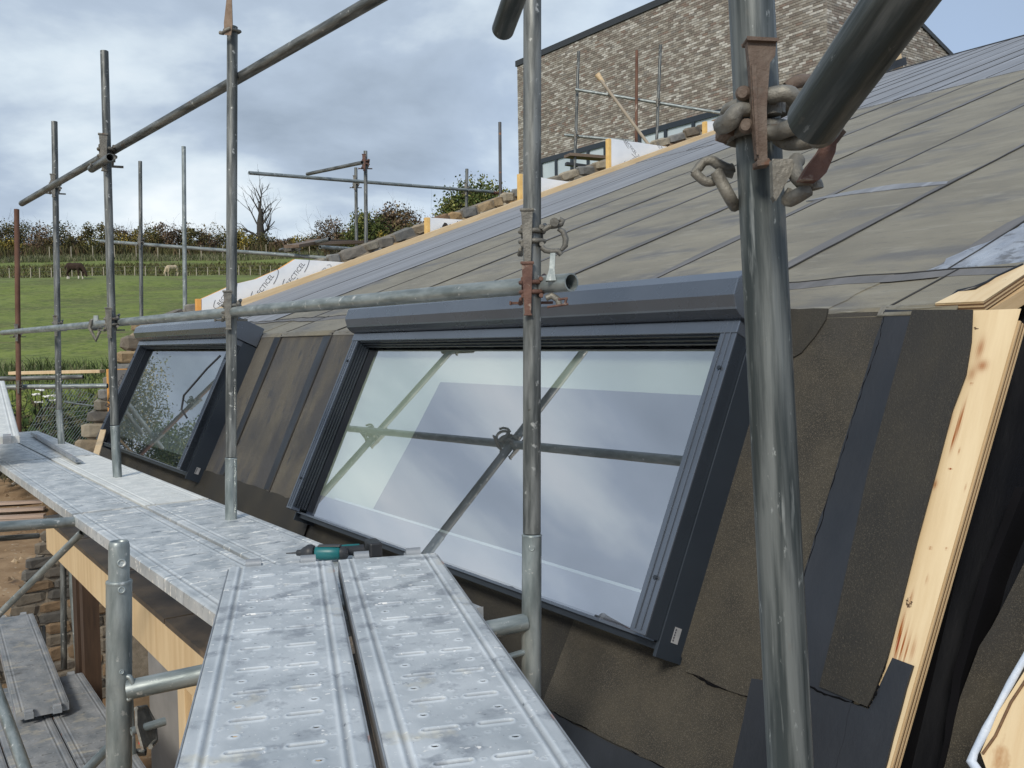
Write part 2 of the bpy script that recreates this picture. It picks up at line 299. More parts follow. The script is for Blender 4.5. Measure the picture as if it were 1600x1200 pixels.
def glass(name, ior, tint=(.92, .96, .95)):
    m = bpy.data.materials.new(name); m.use_nodes = True; t = m.node_tree; t.nodes.clear(); L = t.links.new
    o = N(t, 'ShaderNodeOutputMaterial'); fr = N(t, 'ShaderNodeFresnel'); fr.inputs[0].default_value = ior
    g = N(t, 'ShaderNodeBsdfGlossy'); g.inputs['Roughness'].default_value = 0; g.inputs['Color'].default_value = (.97, .96, .99, 1)
    tr = N(t, 'ShaderNodeBsdfTransparent'); tr.inputs[0].default_value = lin(tint); mx = N(t, 'ShaderNodeMixShader')
    ge = N(t, 'ShaderNodeNewGeometry'); iv = N(t, 'ShaderNodeMath', operation='SUBTRACT'); iv.inputs[0].default_value = 1; L(ge.outputs['Backfacing'], iv.inputs[1]); mu = N(t, 'ShaderNodeMath', operation='MULTIPLY'); L(fr.outputs[0], mu.inputs[0]); L(iv.outputs[0], mu.inputs[1]); L(mu.outputs[0], mx.inputs[0]); L(tr.outputs[0], mx.inputs[1]); L(g.outputs[0], mx.inputs[2]); L(mx.outputs[0], o.inputs[0]); return m
GLASS = glass('coated_glass', 6.2)
GLASSF = glass('far_glass', 1.9)
def leafmat(name):
    m = mat(name, (1, 1, 1), (.8, .8, .8), 3, rough=.8, attr='tone', spec=.2)
    return m
LEAF = leafmat('leaves'); BARK = mat('bark', (.035, .032, .028), (.06, .055, .045), 8, rough=.95)

# ------------------------------------------------------------------ ground and field
TZ = [(-60, -4.6), (5, -4.0), (12, -3.6), (17, -3.15), (19.3, -2.7), (20.6, -1.6), (21.8, -.9), (23, -.70), (27, -.22), (34, 1.05), (40, 2.08), (45, 3.16), (48, 3.62), (52, 4.04), (56, 4.15), (58, 4.62), (64, 5.85), (70, 6.75), (90, 7.6), (140, 8.2), (300, 9), (1500, 14)]
TZx = [a for a, _ in TZ]; TZy = [b for _, b in TZ]
def ter(x, y):
    yy = y
    h = np.interp(yy, TZx, TZy)
    a = np.clip((yy-22)/6, 0, 1)
    return ZC + h + a*(.05*np.sin(x*.31+yy*.17)+.03*np.sin(x*.93-yy*.41)) + (1-a)*.04*np.sin(x*1.9+yy*1.3)
def grid_mesh(name, xs, ys, mats, pick):
    X, Y = np.meshgrid(xs, ys); Z = ter(X, Y); nx, ny = len(xs), len(ys)
    vs = np.stack([X, Y, Z], -1).reshape(-1, 3); idx = np.arange(nx*ny).reshape(ny, nx)
    q = np.stack([idx[:-1, :-1], idx[:-1, 1:], idx[1:, 1:], idx[1:, :-1]], -1).reshape(-1, 4)
    me = bpy.data.meshes.new(name); me.from_pydata(vs.tolist(), [], q.tolist())
    for m in mats: me.materials.append(m)
    me.polygons.foreach_set('use_smooth', [True]*len(q)); me.update(); return me
xs = np.concatenate([[-900, -400, -200, -120], np.arange(-80, 40.1, .8), [60, 100, 200, 500, 900]])
tag(link('ground', grid_mesh('ground', xs, np.concatenate([np.arange(-60, 0, 6), np.arange(0, 19.61, .35)]), [SOIL], None)), kind='structure')
tag(link('field', grid_mesh('field', xs, np.concatenate([np.arange(19.6, 30, .3), np.arange(30, 75, .8), [80, 90, 110, 140, 200, 300, 600, 1500]]), [GRASS], None)), kind='structure')

def blades(name, pts, h, wd, cols, label=None, cat=None, kind='stuff', mats=None, lean=.5):
    mb = MB(); 
    for (x, y) in pts:
        z = float(ter(np.array(x), np.array(y)))-.02; hh = h*random.uniform(.5, 1.2); a = random.uniform(0, 6.28); c, s = math.cos(a)*wd, math.sin(a)*wd
        lx, ly = random.gauss(0, lean)*hh, random.gauss(0, lean)*hh; q = random.uniform(.7, 1.3); k = random.choice(cols); k = tuple(v*q for v in k)
        mb.add([(x-c, y-s, z), (x+c, y+s, z), (x+lx*.4+c*.6, y+ly*.4+s*.6, z+hh*.6), (x+lx*.4-c*.6, y+ly*.4-s*.6, z+hh*.6), (x+lx, y+ly, z+hh)], [(0, 1, 2, 3), (3, 2, 4)], 0, False, k)
    return tag(obj(name, mb, mats or LEAF, None, None, True), label, cat, None, kind)
GR = [(.07, .115, .025), (.11, .155, .045), (.16, .18, .07), (.05, .085, .025)]
pts = [(random.uniform(-17, -4.5), random.uniform(19.8, 24.5)) for _ in range(5000)]
blades('long_grass', pts, .34, .016, [(.085, .115, .045), (.12, .15, .07), (.18, .18, .10), (.06, .09, .03), (.05, .07, .02)], 'long rough grass and weeds on the bank below the field', 'grass')
pts = [(random.uniform(-46, 6), random.uniform(66.5, 70)) for _ in range(9000)]
blades('verge_grass', pts, .5, .03, [(.22, .21, .13), (.16, .17, .09), (.10, .12, .05)], 'pale dry grass strip along the foot of the hedge', 'grass')
pts = [(random.uniform(-40, 4), random.uniform(55.5, 62.5)) for _ in range(16000)]
blades('bank_scrub', pts, .30, .045, [(.14, .145, .05), (.11, .12, .04), (.12, .095, .055), (.17, .18, .075)], 'rough brownish scrub on the low bank behind the sheep fence', 'scrub')

pts = [(random.uniform(-52, 6), random.uniform(70.5, 75)) for _ in range(12000)]
blades('hedge_undergrowth', pts, 1.15, .07, [(.12, .11, .045), (.08, .08, .03), (.13, .095, .055), (.06, .06, .028)], 'dark tangled undergrowth at the base of the hedge', 'undergrowth', lean=.25)
# ------------------------------------------------------------------ trees, hedge
def leaf_blob(mb, c, r, n, size, cols, lum=1., spread=.66):
    c = np.array(c, float); r = np.array(r, float)
    k = max(4, int(n/70)); sub = np.random.randn(k, 3); sub /= np.linalg.norm(sub, axis=1)[:, None]; sub *= (np.random.rand(k)[:, None]**.45)*spread
    bs = .16+.26*np.random.rand(k); J = np.random.randint(0, k, n)
    d = np.random.randn(n, 3); d /= np.linalg.norm(d, axis=1)[:, None]
    P = c+(sub[J]+d*(bs[J]*np.random.rand(n)**.4)[:, None])*r
    a = np.random.randn(n, 3); a /= np.linalg.norm(a, axis=1)[:, None]; b = np.cross(a, np.random.randn(n, 3)); b /= np.linalg.norm(b, axis=1)[:, None]
    s_ = (size*np.random.uniform(.5, 1.3, n))[:, None]; ks = np.random.uniform(.72, 1.3, k)
    for i in range(n):
        j = J[i]; q = random.uniform(.7, 1.3)*ks[j]; cc = cols[(j+random.choice((0, 0, 0, 1))) % len(cols)]
        A_, B_ = a[i]*s_[i], b[i]*s_[i]*.6
        mb.add([P[i]-A_, P[i]-B_, P[i]+A_, P[i]+B_], [(0, 1, 2, 3)], 0, False, tuple(v*q*lum for v in cc))
def branches(mb, P, d, L, r, depth, spread=.6, up=.15, n=5):
    P = Vector(P); d = Vector(d).normalized(); pts = [P.copy()]; rad = [r]
    for k in range(n):
        d = (d+Vector([random.gauss(0, .16) for _ in range(3)])+Vector((0, 0, up*.3))).normalized(); P = P+d*(L/n); pts.append(P.copy()); rad.append(r*(1-.6*(k+1)/n))
    mb.path(pts, r, 5 if r > .02 else 3, 0, rad)
    if depth > 0:
        for k in range(random.randint(3, 4)):
            i = random.randint(1, n); nd = (d+Vector([random.gauss(0, spread) for _ in range(3)])+Vector((0, 0, up))).normalized()
            branches(mb, pts[i], nd, L*random.uniform(.55, .75), max(rad[i]*.62, .006), depth-1, spread, up, max(3, n-1))
OL = [(.10, .095, .035), (.065, .068, .028), (.13, .10, .04), (.05, .05, .022), (.08, .075, .03)]
YE = [(.26, .20, .045), (.19, .155, .04), (.11, .11, .035), (.08, .07, .025)]
BRN = [(.11, .072, .045), (.085, .065, .04), (.065, .05, .033), (.13, .09, .055)]
GN = [(.055, .078, .022), (.085, .105, .03), (.04, .058, .018), (.14, .14, .045)]
RD = [(.12, .05, .042), (.09, .045, .035), (.075, .05, .035)]
def bush(px, topy, wpx, Z, cols, label, group, n=1100, name='hedge_bush', size=.085, twig=True, basey=None):
    P = at(px, topy, Z); x, y = P[0], P[1]; g = float(ter(np.array(x), np.array(y))); top = P[2]; h = max(top-g, .8); rx = wpx/F*Z/2
    e = empty(name, (x, y, g), label, 'bush' if 'bush' in name else 'tree', group)
    m = MB(); leaf_blob(m, (0, 0, h*.47), (rx*1.2, rx*.9, h*.56), int(n*2.0), size, cols, 1.45); obj('crown', m, LEAF, e, T(x, y, g), True)
    b = MB()
    for _ in range(4): branches(b, (random.uniform(-rx*.5, rx*.5), 0, -.1), (random.gauss(0, .35), random.gauss(0, .3), 1), h*random.uniform(.5, .62), .045, 2, .5)
    obj('stem', b, BARK, e, T(x, y, g)); return e
HB = [(-95, 318, 90, OL), (-30, 330, 80, BRN), (12, 332, 66, OL), (38, 342, 60, OL), (10, 372, 60, YE), (66, 345, 56, BRN), (58, 385, 56, OL), (92, 347, 60, OL), (118, 352, 50, BRN), (126, 368, 44, YE), (150, 346, 50, OL), (176, 358, 40, YE), (190, 348, 50, BRN), (212, 352, 44, YE), (236, 348, 48, OL), (246, 366, 40, YE), (262, 344, 52, BRN), (286, 352, 44, OL), (306, 354, 50, OL), (322, 366, 40, BRN), (345, 352, 52, OL), (372, 360, 44, YE), (392, 372, 44, YE), (418, 370, 50, OL), (444, 374, 50, BRN), (468, 372, 46, YE), (492, 368, 46, OL), (540, 364, 50, OL), (600, 352, 60, OL)]
look = {id(OL): 'olive green', id(YE): 'yellow leaved', id(BRN): 'brown half bare'}
where = ['outside the left edge of the field', 'at the far left end of the hedge', 'behind the first rusty pole', 'just right of the rusty pole', 'low at the left end of the hedge', 'between the rusty pole and the next post', 'low and rounded, its foot out in the grass', 'behind the second post from the left', 'above and left of the dark sheep', 'directly above the dark sheep', 'right of the dark sheep, reaching the sky', 'beside the third post', 'just right of the third post', 'left of the fourth post', 'right of the fourth post', 'low, between fourth and fifth posts', 'behind the fifth post, above the pale sheep', 'just right of the pale sheep', 'right of the fifth post', 'low, left of the tall near post', 'behind the tall near post', 'at the foot of the dead tree on its left', 'under the dead tree', 'right of the dead tree', 'above the timber scaffold boards', 'behind the stacked scaffold tubes', 'at the foot of the little hawthorn', 'below the leafy tree by the two posts', 'behind the stone wall top']
for i, (px, ty, wp, c) in enumerate(HB):
    bush(px, ty-9, wp*1.1, 72+random.uniform(-1.5, 3), c, '%s hedge bush %s' % (look[id(c)], where[i]), 'hedge bushes along the top of the field', 1000)
bush(512, 326, 52, 66, BRN, 'small wind bent hawthorn tree right of the dead tree', None, 1300, 'hawthorn_tree', .07)
bush(572, 322, 92, 62, GN, 'green leafy tree between the two upright tubes beyond the wall', None, 3000, 'leafy_tree', .1)
bush(618, 312, 92, 63, BRN+[(.13, .11, .05)], 'rounded brown autumn tree right of the two upright tubes', None, 3600, 'autumn_tree', .1)
bush(604, 350, 50, 58, YE, 'small yellow green bush in front of the brown autumn tree', None, 1300, 'garden_bush', .08)
bush(668, 328, 66, 62, RD, 'reddish bush beside the brown autumn tree', None, 900, 'red_bush', .07)
bush(640, 306, 60, 90, [(.30, .30, .27), (.24, .23, .19)], 'thin pale leafless tree far beyond the red bush', None, 900, 'pale_tree', .05)
bush(746, 266, 140, 56, GN, 'large green tree rising behind the stone wall left of the brick house', None, 12000, 'broad_tree', .105)
bush(640, 338, 60, 60, OL, 'olive bush filling the gap behind the paired uprights', None, 1500, 'garden_bush', .1)
bush(545, 352, 56, 64, BRN, 'low brown bush left of the paired uprights', None, 1300, 'garden_bush', .1)
bush(700, 308, 64, 55, GN, 'lower green bush leaning against the large green tree', None, 2600, 'garden_bush', .1)
bush(790, 300, 46, 58, GN+YE[:1], 'green bush at the left foot of the brick house', None, 1600, 'garden_bush', .1)
# dead tree
P = at(407, 372, 74); g = float(ter(P[0], P[1])); e = empty('dead_tree', (P[0], P[1], g), 'bare dead tree with an ivy dark trunk standing above the hedge', 'tree')
m = MB(); hh = at(407, 292, 74)[2]-g
m.path([(0, 0, -.2), (.05, 0, hh*.25), (.0, 0, hh*.5), (.12, 0, hh*.7)], .3, 8, 0, [.42, .36, .27, .15])
for (z, dx, dz, L) in [(.28, -1, .9, 2.6), (.38, -.7, 1.2, 3.0), (.34, 1, .8, 2.4), (.45, .8, 1., 2.2), (.55, .5, 1.4, 2.0), (.6, -.5, 1.5, 2.2), (.68, .15, 1.6, 2.2), (.7, -.2, 1.8, 2.3), (.3, .9, 1.2, 2.2), (.3, -1.2, .45, 2.3)]:
    branches(m, (.03, 0, hh*z), (dx, random.gauss(0, .3), dz), L*.82, .085, 2, .42, .1, 5)
obj('trunk', m, BARK, e, T(P[0], P[1], g))
# tall autumn tree and hedge standing left of the picture, seen mirrored in the small window
def mirror(P): return P-2*((P-A0)@N1)*N1
for (px, py, Z, r, c, lb, n, up) in [(168, 610, 36, 1.75, YE+OL, 'tall yellowing tree left of the house, mirrored in the far window', 9000, 1.0), (196, 668, 34, 1.2, OL, 'lower bushy tree left of the house, mirrored in the far window', 4000, .7), (276, 706, 32, 1.1, GN, 'dark rounded tree left of the house, mirrored low in the far window', 4500, .6)]:
    P = mirror(at(px, py, Z)); x, y = P[0], P[1]; g = float(ter(x, y)); h = max(P[2]-g, 1.); e = empty('boundary_tree', (x, y, g), lb, 'tree')
    m = MB(); leaf_blob(m, (0, 0, h), (r*1.25, r*1.25, r*1.6), int(n*1.7), .052, c, 2.1, .8); obj('crown', m, LEAF, e, T(x, y, g), True)
    b = MB(); branches(b, (0, 0, -.1), (0, 0, 1), h*.62, .14, 3, .5, .3); obj('trunk', b, BARK, e, T(x, y, g))

# ------------------------------------------------------------------ sheep fence and sheep
e = empty('stake_fence', (-20, 54, float(ter(-20., 54.))), 'low wire sheep fence on pale stakes behind the two sheep', 'fence')
WOODP = mat('pale_stake', (.30, .27, .21), (.42, .38, .30), 9, rough=.9)
mb0 = MB(); mb0.box((0, 0, .4), (.04, .04, .9)); mst = mb0.mesh('stake', [WOODP]); mw = MB()
prev = None
for i in range(74):
    x = -34+i*.62+random.uniform(-.06, .06); y = 54.0; z = float(ter(x, y)); hs = random.choice((.75, .8, .85, 1.25 if i % 9 == 4 else .8))
    o = link('stake', mst, e, T(x, y, z-.05)@Matrix.Diagonal((1, 1, hs, 1)))
    if prev:
        for k in (.15, .4, .62): mw.tube(prev+Vector((0, 0, k)), Vector((x, y, z+k)), .003, n=3, caps=False)
    prev = Vector((x, y, z))
obj('wire', mw, GALVB, e)
e = empty('hedge_fence', (-20, 67, float(ter(-20., 67.))), 'line of thin posts at the foot of the hedge', 'fence')
for i in range(30): x = -34+i*1.6; link('stake', mst, e, T(x, 67.5, float(ter(x, 67.5)))@Matrix.Diagonal((1.1, 1.1, 1.3, 1)))
def sheep(px, py, Z, yaw, body, legc, label, scale=1.):
    P = at(px, py, Z); g = float(ter(P[0], P[1])); mb = MB()
    def ell(c, r, n=12):
        vs = []; fs = []
        for j in range(1, n//2):
            for i in range(n):
                a = 2*math.pi*i/n; b = math.pi*j/(n//2); vs.append((c[0]+r[0]*math.cos(b), c[1]+r[1]*math.sin(b)*math.cos(a), c[2]+r[2]*math.sin(b)*math.sin(a)))
        m_ = n//2-1; vs += [(c[0]+r[0], c[1], c[2]), (c[0]-r[0], c[1], c[2])]
        for j in range(m_-1):
            for i in range(n): fs.append((j*n+i, (j+1)*n+i, (j+1)*n+(i+1) % n, j*n+(i+1) % n))
        for i in range(n): fs.append((len(vs)-2, i, (i+1) % n)); fs.append((len(vs)-1, (m_-1)*n+(i+1) % n, (m_-1)*n+i))
        mb.add(vs, fs, 0, True)
    ell((0, 0, .68), (.46, .20, .19)); ell((-.26, 0, .70), (.23, .21, .20)); ell((.28, 0, .66), (.21, .18, .20)); ell((.02, 0, .64), (.34, .19, .19))
    mb.path([(.34, 0, .70), (.50, 0, .56), (.62, 0, .34)], .1, 8, 0, [.15, .105, .075])       # neck lowered to graze
    mb.path([(.58, 0, .37), (.66, 0, .24), (.70, 0, .10)], .07, 8, 0, [.075, .07, .04])
    for sy in (-1, 1): mb.path([(.58, sy*.05, .36), (.55, sy*.13, .36), (.54, sy*.18, .31)], .02, 5, 0, [.022, .03, .012])
    mb.path([(-.46, 0, .76), (-.54, 0, .66), (-.55, 0, .50)], .04, 6, 0, [.05, .045, .03])
    for (x, sy, kx, fx) in [(.28, -1, .02, .02), (.36, 1, .06, .03), (-.30, -1, -.09, -.05), (-.38, 1, -.12, -.02)]:
        y = sy*.11; hock = .30 if x < 0 else .27
        mb.path([(x, y, .62), (x+(.03 if x < 0 else 0), y, .47), (x+kx, y, hock), (x+fx, y, .08)], .05, 7, 0, [.11, .075, .046, .036])
    me = mb.mesh('tmp', [BARK]); o = bpy.data.objects.new('tmp', me); COL.objects.link(o)
    r = o.modifiers.new('r', 'REMESH'); r.mode = 'VOXEL'; r.voxel_size = .022; r.use_smooth_shade = True
    sm = o.modifiers.new('s', 'SMOOTH'); sm.iterations = 2
    dg = bpy.context.evaluated_depsgraph_get(); me2 = bpy.data.meshes.new_from_object(o.evaluated_get(dg)); bpy.data.objects.remove(o)
    W_ = mat('fleece_'+label.split()[0], body, tuple(v*1.35 for v in body), 14, rough=1, bump=.8, bscale=40); me2.materials.clear(); me2.materials.append(W_)
    Mx = T(P[0], P[1], g)@Matrix.Rotation(yaw, 4, 'Z')@Matrix.Scale(scale, 4)
    ro = empty('sheep', (0, 0, 0), label, 'sheep', 'sheep grazing in the field', Mx); obj('body', me2, None, ro, Mx)
    h = MB()
    for (x, sy) in [(.30, -1), (.39, 1), (-.35, -1), (-.40, 1)]: h.tube((x, sy*.11, 0), (x, sy*.11, .15), .042, .034, 8)
    obj('hoof', h, mat('lower_leg_'+label.split()[0], legc, rough=.9), ro, Mx)
sheep(117, 438, 47.5, R(-8), (.032, .019, .013), (.62, .58, .5), 'dark brown sheep with white lower legs grazing on the left', .97)
sheep(269, 437, 49.0, R(236), (.38, .31, .21), (.36, .30, .22), 'cream sheep grazing on the right, facing the fence', .70)

# ------------------------------------------------------------------ brick house beyond
D_F = 22.0
def fac(px, py, D=D_F): return onplane(px, py, CAM+HD*D, HD)
c0 = fac(808, 105); c1 = fac(1292, -97); uL = c0@U; uR = c1@U; zT = c1[2]; zB = 2.2
zT = (c0[2]+c1[2])/2; zW = (fac(845, 250)[2]+fac(1140, 165)[2])/2
BH = empty('brick_house', tuple(CAM+HD*D_F+U*uL), 'tall house of mixed grey brown brick with a dark capped sloping parapet above the roof', 'house')
F_FAC = frame(V(0, 0, 0)+HD*(CAM@HD+D_F), U, V(0, 0, 1), -HD)       # x along, y up, z towards us
c1g = [(c1@U-0), 0]
DEP = 9.0; slope = None
# side: parapet falls away from the corner
CR = CAM*0+U*(c1@U)+HD*(D_F)
pA = onplane(1430, 32, c1, U); pB = onplane(1480, 82, c1, U)
slope = (pB[2]-pA[2])/((pB-pA)@HD); zc_ = pA[2]-slope*((pA-c1)@HD)
zT = max(zT, zc_) if abs(zc_-zT) < .6 else zT
m = MB(); w0, w1 = uL, uR
holes = []
m.box(((w0+w1)/2, (zB+zT)/2, -DEP/2-.02), (w1-w0-.02, zT-zB, DEP), None)
mm = MB(); 
# solid core with the sloping side profile
prof = [(zB, 0), (zT, 0)]
core = MB(); x0, x1 = w0+.012, w1-.012
zFar = zT+slope*DEP
vs = [(x0, zB, -.012), (x1, zB, -.012), (x1, zT-.03, -.012), (x0, zT-.03, -.012), (x0, zB, -DEP), (x1, zB, -DEP), (x1, zFar, -DEP), (x0, zFar, -DEP)]
core.add(vs, [(0, 1, 2, 3), (1, 5, 6, 2), (5, 4, 7, 6), (4, 0, 3, 7), (3, 2, 6, 7)])
obj('mortar_wall', core, BRICKM, BH, F_FAC)
cap = MB(); cap.box(((w0+w1)/2, zT+.06, -.13), (w1-w0+.12, .22, .36)); obj('parapet_capping', cap, DGREY, BH, F_FAC)
cap = MB(); vs = []
for (zz, dz) in ((.03, 0), (-DEP, 0)):
    for (xx, yy) in ((w1-.2, -.05), (w1+.05, -.05), (w1+.05, .09), (w1-.2, .09)): vs.append((xx, (zT if zz > -1 else zFar)+yy, zz-.2 if zz > -1 else zz))
cap.add(vs, [(0, 1, 2, 3), (7, 6, 5, 4), (0, 4, 5, 1), (1, 5, 6, 2), (2, 6, 7, 3), (3, 7, 4, 0)]); obj('side_capping', cap, DGREY, BH, F_FAC)
TON = [(.30, .27, .23), (.22, .19, .16), (.38, .35, .31), (.19, .165, .14), (.26, .22, .19), (.47, .45, .41), (.21, .165, .14), (.33, .30, .26), (.175, .15, .13), (.60, .58, .54), (.25, .235, .215), (.24, .17, .135)]
TON = [tuple(.20*m_+.80*c for c, m_ in zip(t_, (.27, .255, .23))) for t_ in TON]
wts = [9, 9, 12, 6, 8, 11, 7, 9, 4, 8, 7, 4]
CH, BL = .075, .225
def bx(mb, a, b, y, side, tone):
    if side == 0: mb.box(((a+b)/2, y, -.03), (b-a-.012, CH-.013, .07), None, 0, tone)
    else: mb.box((w1-.03, y, (a+b)/2), (.07, CH-.013, abs(b-a)-.012), None, 0, tone)
stuff = MB(); npart = 0; meshes = []
for tn in TON:
    q = MB(); q.box((0, 0, 0), (BL-.012, CH-.013, .07), None, 0, tn); meshes.append(q.mesh('brick', [BRICK], True))
rows = int((zT-.06-zW)/CH)
cands = []
for r_ in range(rows):
    y = zW+(r_+.5)*CH; off = (r_ % 3)*BL/3+((r_*37) % 5)*.02; x = w1
    k = 0
    first = True
    while x > w0+.02:
        l = BL if not first else BL*(.5 if r_ % 2 else 1); first = False
        a = max(x-l, w0); cands.append((a, x, y)); x = a
cands.sort(key=lambda c: (w1-c[1])*1.0+abs(c[2]-(zT-1.6))*1.2)
for i, (a, b, y) in enumerate(cands):
    kk = random.choices(range(12), wts)[0]
    if random.random() < .18: kk = min(11, max(0, int((math.sin(a*1.7+y*3)+1)*3)))
    if npart < 298 and b-a > BL*.98: link('brick', meshes[kk], BH, F_FAC@T((a+b)/2, y, -.03)); npart += 1
    else: bx(stuff, a, b, y, 0, TON[kk])
for r_ in range(int((zT-4.5)/CH)):
    y = zT-.1-(r_+.5)*CH; z = 0.; f_ = True
    while z > -DEP:
        l = BL if not f_ else BL*(.5 if r_ % 2 else 1); f_ = False
        if y < zT+slope*(-z)-.05 and z > -7.5: bx(stuff, z-l, z, y, 1, random.choices(TON, wts)[0])
        z -= l
# brick piers below the window heads, left of and between the windows
def pier(a, b, y0, y1):
    y = y1-CH/2; r_ = 0
    while y > y0:
        x = b-(BL/2 if r_ % 2 else 0); x0_ = b
        if r_ % 2: bx(stuff, x, b, y, 0, random.choices(TON, wts)[0])
        while x > a+.03:
            bx(stuff, max(a, x-BL), x, y, 0, random.choices(TON, wts)[0]); x -= BL
        y -= CH; r_ += 1
wa = fac(846, 250)@U; wb = fac(946, 220)@U; wc = fac(1000, 205)@U; wd = fac(1180, 150)@U
pier(w0, wa, zW-2.3, zW); pier(wb, wc, zW-2.0, zW)
o = obj('brickwork', stuff, BRICK, BH, F_FAC, True); o['kind'] = 'stuff'
def bwindow(a, b, ztop, h, n):
    fr = MB(); fr.box(((a+b)/2, ztop-.09, -.02), (b-a, .18, .14)); fr.box(((a+b)/2, ztop-h, -.02), (b-a, .1, .14))
    for i in range(n+1): fr.box((a+(b-a)*i/n, ztop-h/2, -.02), (.13, h-.05, .13))
    f_ = obj('window_frame', fr, WFRAME, BH, F_FAC)
    for i in range(n):
        p = MB(); p.box((a+(b-a)*(i+.5)/n, ztop-h/2, -.012), ((b-a)/n-.13, h-.2, .012)); obj('pane', p, PANEM, f_, F_FAC)
PANEM = mat('far_pane_with_blind', (.42, .50, .54), (.55, .62, .65), .6, rough=.08, spec=.9)
bwindow(wa, wb, zW, 1.9, 4); bwindow(wc, wd, zW, 1.7, 4)

# ------------------------------------------------------------------ the eco house: roof, wall, ledge
TMAX = 13.9
HS = empty('earth_house', tuple(K0-U*4.3), 'low house under construction with a felted roof folding into a steep felted wall', 'house')
V_U = ruv(400, 472)[0]; V_U = (V_U+ruv(800, 327)[0]+ruv(1360, 122)[0])/3      # verge
REDGE = ruv(1552, 475)[0]
dk = MB(); dk.prism([(V_U, .012), (REDGE, .012), (REDGE+.25, 3), (REDGE+6, TMAX), (V_U, TMAX)], -.05, -.008); obj('roof_deck', dk, PLYE, HS, F_ROOF)
def sheet(name, poly, z0, z1, m, fr=F_WALL, jag=0., parent=HS, label=None, seg=.05):
    if jag:
        out = []
        for i, p in enumerate(poly):
            q = poly[(i+1) % len(poly)]; L = math.hypot(q[0]-p[0], q[1]-p[1]); k = max(1, int(L/seg)); out.append(p)
            for j in range(1, k):
                t = j/k; nx, ny = -(q[1]-p[1])/L, (q[0]-p[0])/L; a = random.gauss(0, jag); out.append((p[0]+(q[0]-p[0])*t+nx*a, p[1]+(q[1]-p[1])*t+ny*a))
        poly = out
    mb = MB(); mb.prism(poly, z0, z1, 0); o = obj(name, mb, m, parent, fr)
    if label: o['label'] = label
    return o
def seamu(*p): return [ruv(*q)[0] for q in p]
su = [V_U]+[sum(seamu(*p))/len(p) for p in [((480, 463), (800, 345)), ((530, 461), (800, 364)), ((595, 456), (800, 380)), ((675, 450), (800, 400))]]
s_mid = seamu((910, 427))[0]; s_b = (seamu((1225, 420))[0]+seamu((1482, 300))[0])/2; s_c = (seamu((1222, 345))[0]+seamu((1322, 300))[0])/2; s_r = seamu((1388, 487))[0]
su += [(su[-1]+s_mid)/2, s_mid, s_c, s_b, s_r]
t_lap = (ruv(1225, 450)[1]+ruv(1370, 438)[1]+ruv(1570, 422)[1])/3
T_UP = (ruv(1322, 180)[1]+ruv(1600, 107)[1])/2
for i in range(len(su)-1):
    a, b = su[i]-.03, su[i+1]+.0
    z = .004*(i % 2); low = i < 2
    n_ = 60
    def edge(u_, amp, seed): return [(u_+amp*math.sin(seed+j*.21)+random.gauss(0, .002), t_lap+(T_UP-t_lap)*j/n_) for j in range(n_+1)]
    L_ = edge(a, .006, i); R_ = edge(b, .006, i*2+1)
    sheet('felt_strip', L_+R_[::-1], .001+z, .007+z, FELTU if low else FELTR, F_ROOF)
    ln = MB(); e2 = edge(b, .006, i*2+1); poly = [(u_-.002-.004*random.random(), t_) for u_, t_ in e2]+[(u_+.004, t_) for u_, t_ in e2[::-1]]; ln.prism(poly, .0113, .0140); obj('lap_edge', ln, SEAMK, HS, F_ROOF)
    ln = MB(); poly = [(u_-.055-.03*math.sin(t_*1.7+i)-.012*math.sin(t_*7+i), t_) for u_, t_ in e2]+[(u_-.004, t_) for u_, t_ in e2[::-1]]
    if not low: ln.prism(poly, .0112+.0004*(i % 2), .0120+.0004*(i % 2)); obj('bitumen_bleed', ln, SEAMR, HS, F_ROOF)
# last strip at the right, cut along the verge
e_r = [ruv(1477, 476), ruv(1500, 468), ruv(1525, 466), ruv(1545, 455), ruv(1557, 447), ruv(1600, 427)]
re = [e_r[-1], (REDGE-.03, 1.0), (REDGE+.2, 3), (REDGE+5.9, TMAX-.1)]
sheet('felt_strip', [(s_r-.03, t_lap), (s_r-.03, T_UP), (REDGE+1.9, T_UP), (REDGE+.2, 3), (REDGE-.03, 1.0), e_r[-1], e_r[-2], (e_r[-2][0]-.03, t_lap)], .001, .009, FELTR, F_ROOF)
# two stray lap lines
for pl in ([(1260, 318), (1330, 308), (1400, 300), (1480, 292), (1482, 288), (1400, 292), (1330, 303), (1285, 312)],):
    sheet('patch', [ruv(*p) for p in pl], .010, .016, FELTU, F_ROOF)
sheet('wet_patch', [ruv(*p, .012) for p in [(1420, 430), (1450, 422), (1500, 395), (1560, 370), (1640, 330), (1640, 405), (1570, 419), (1500, 427)]], .010, .0125, WET, F_ROOF, .012, label='wet pale patch at the right end of the roof')
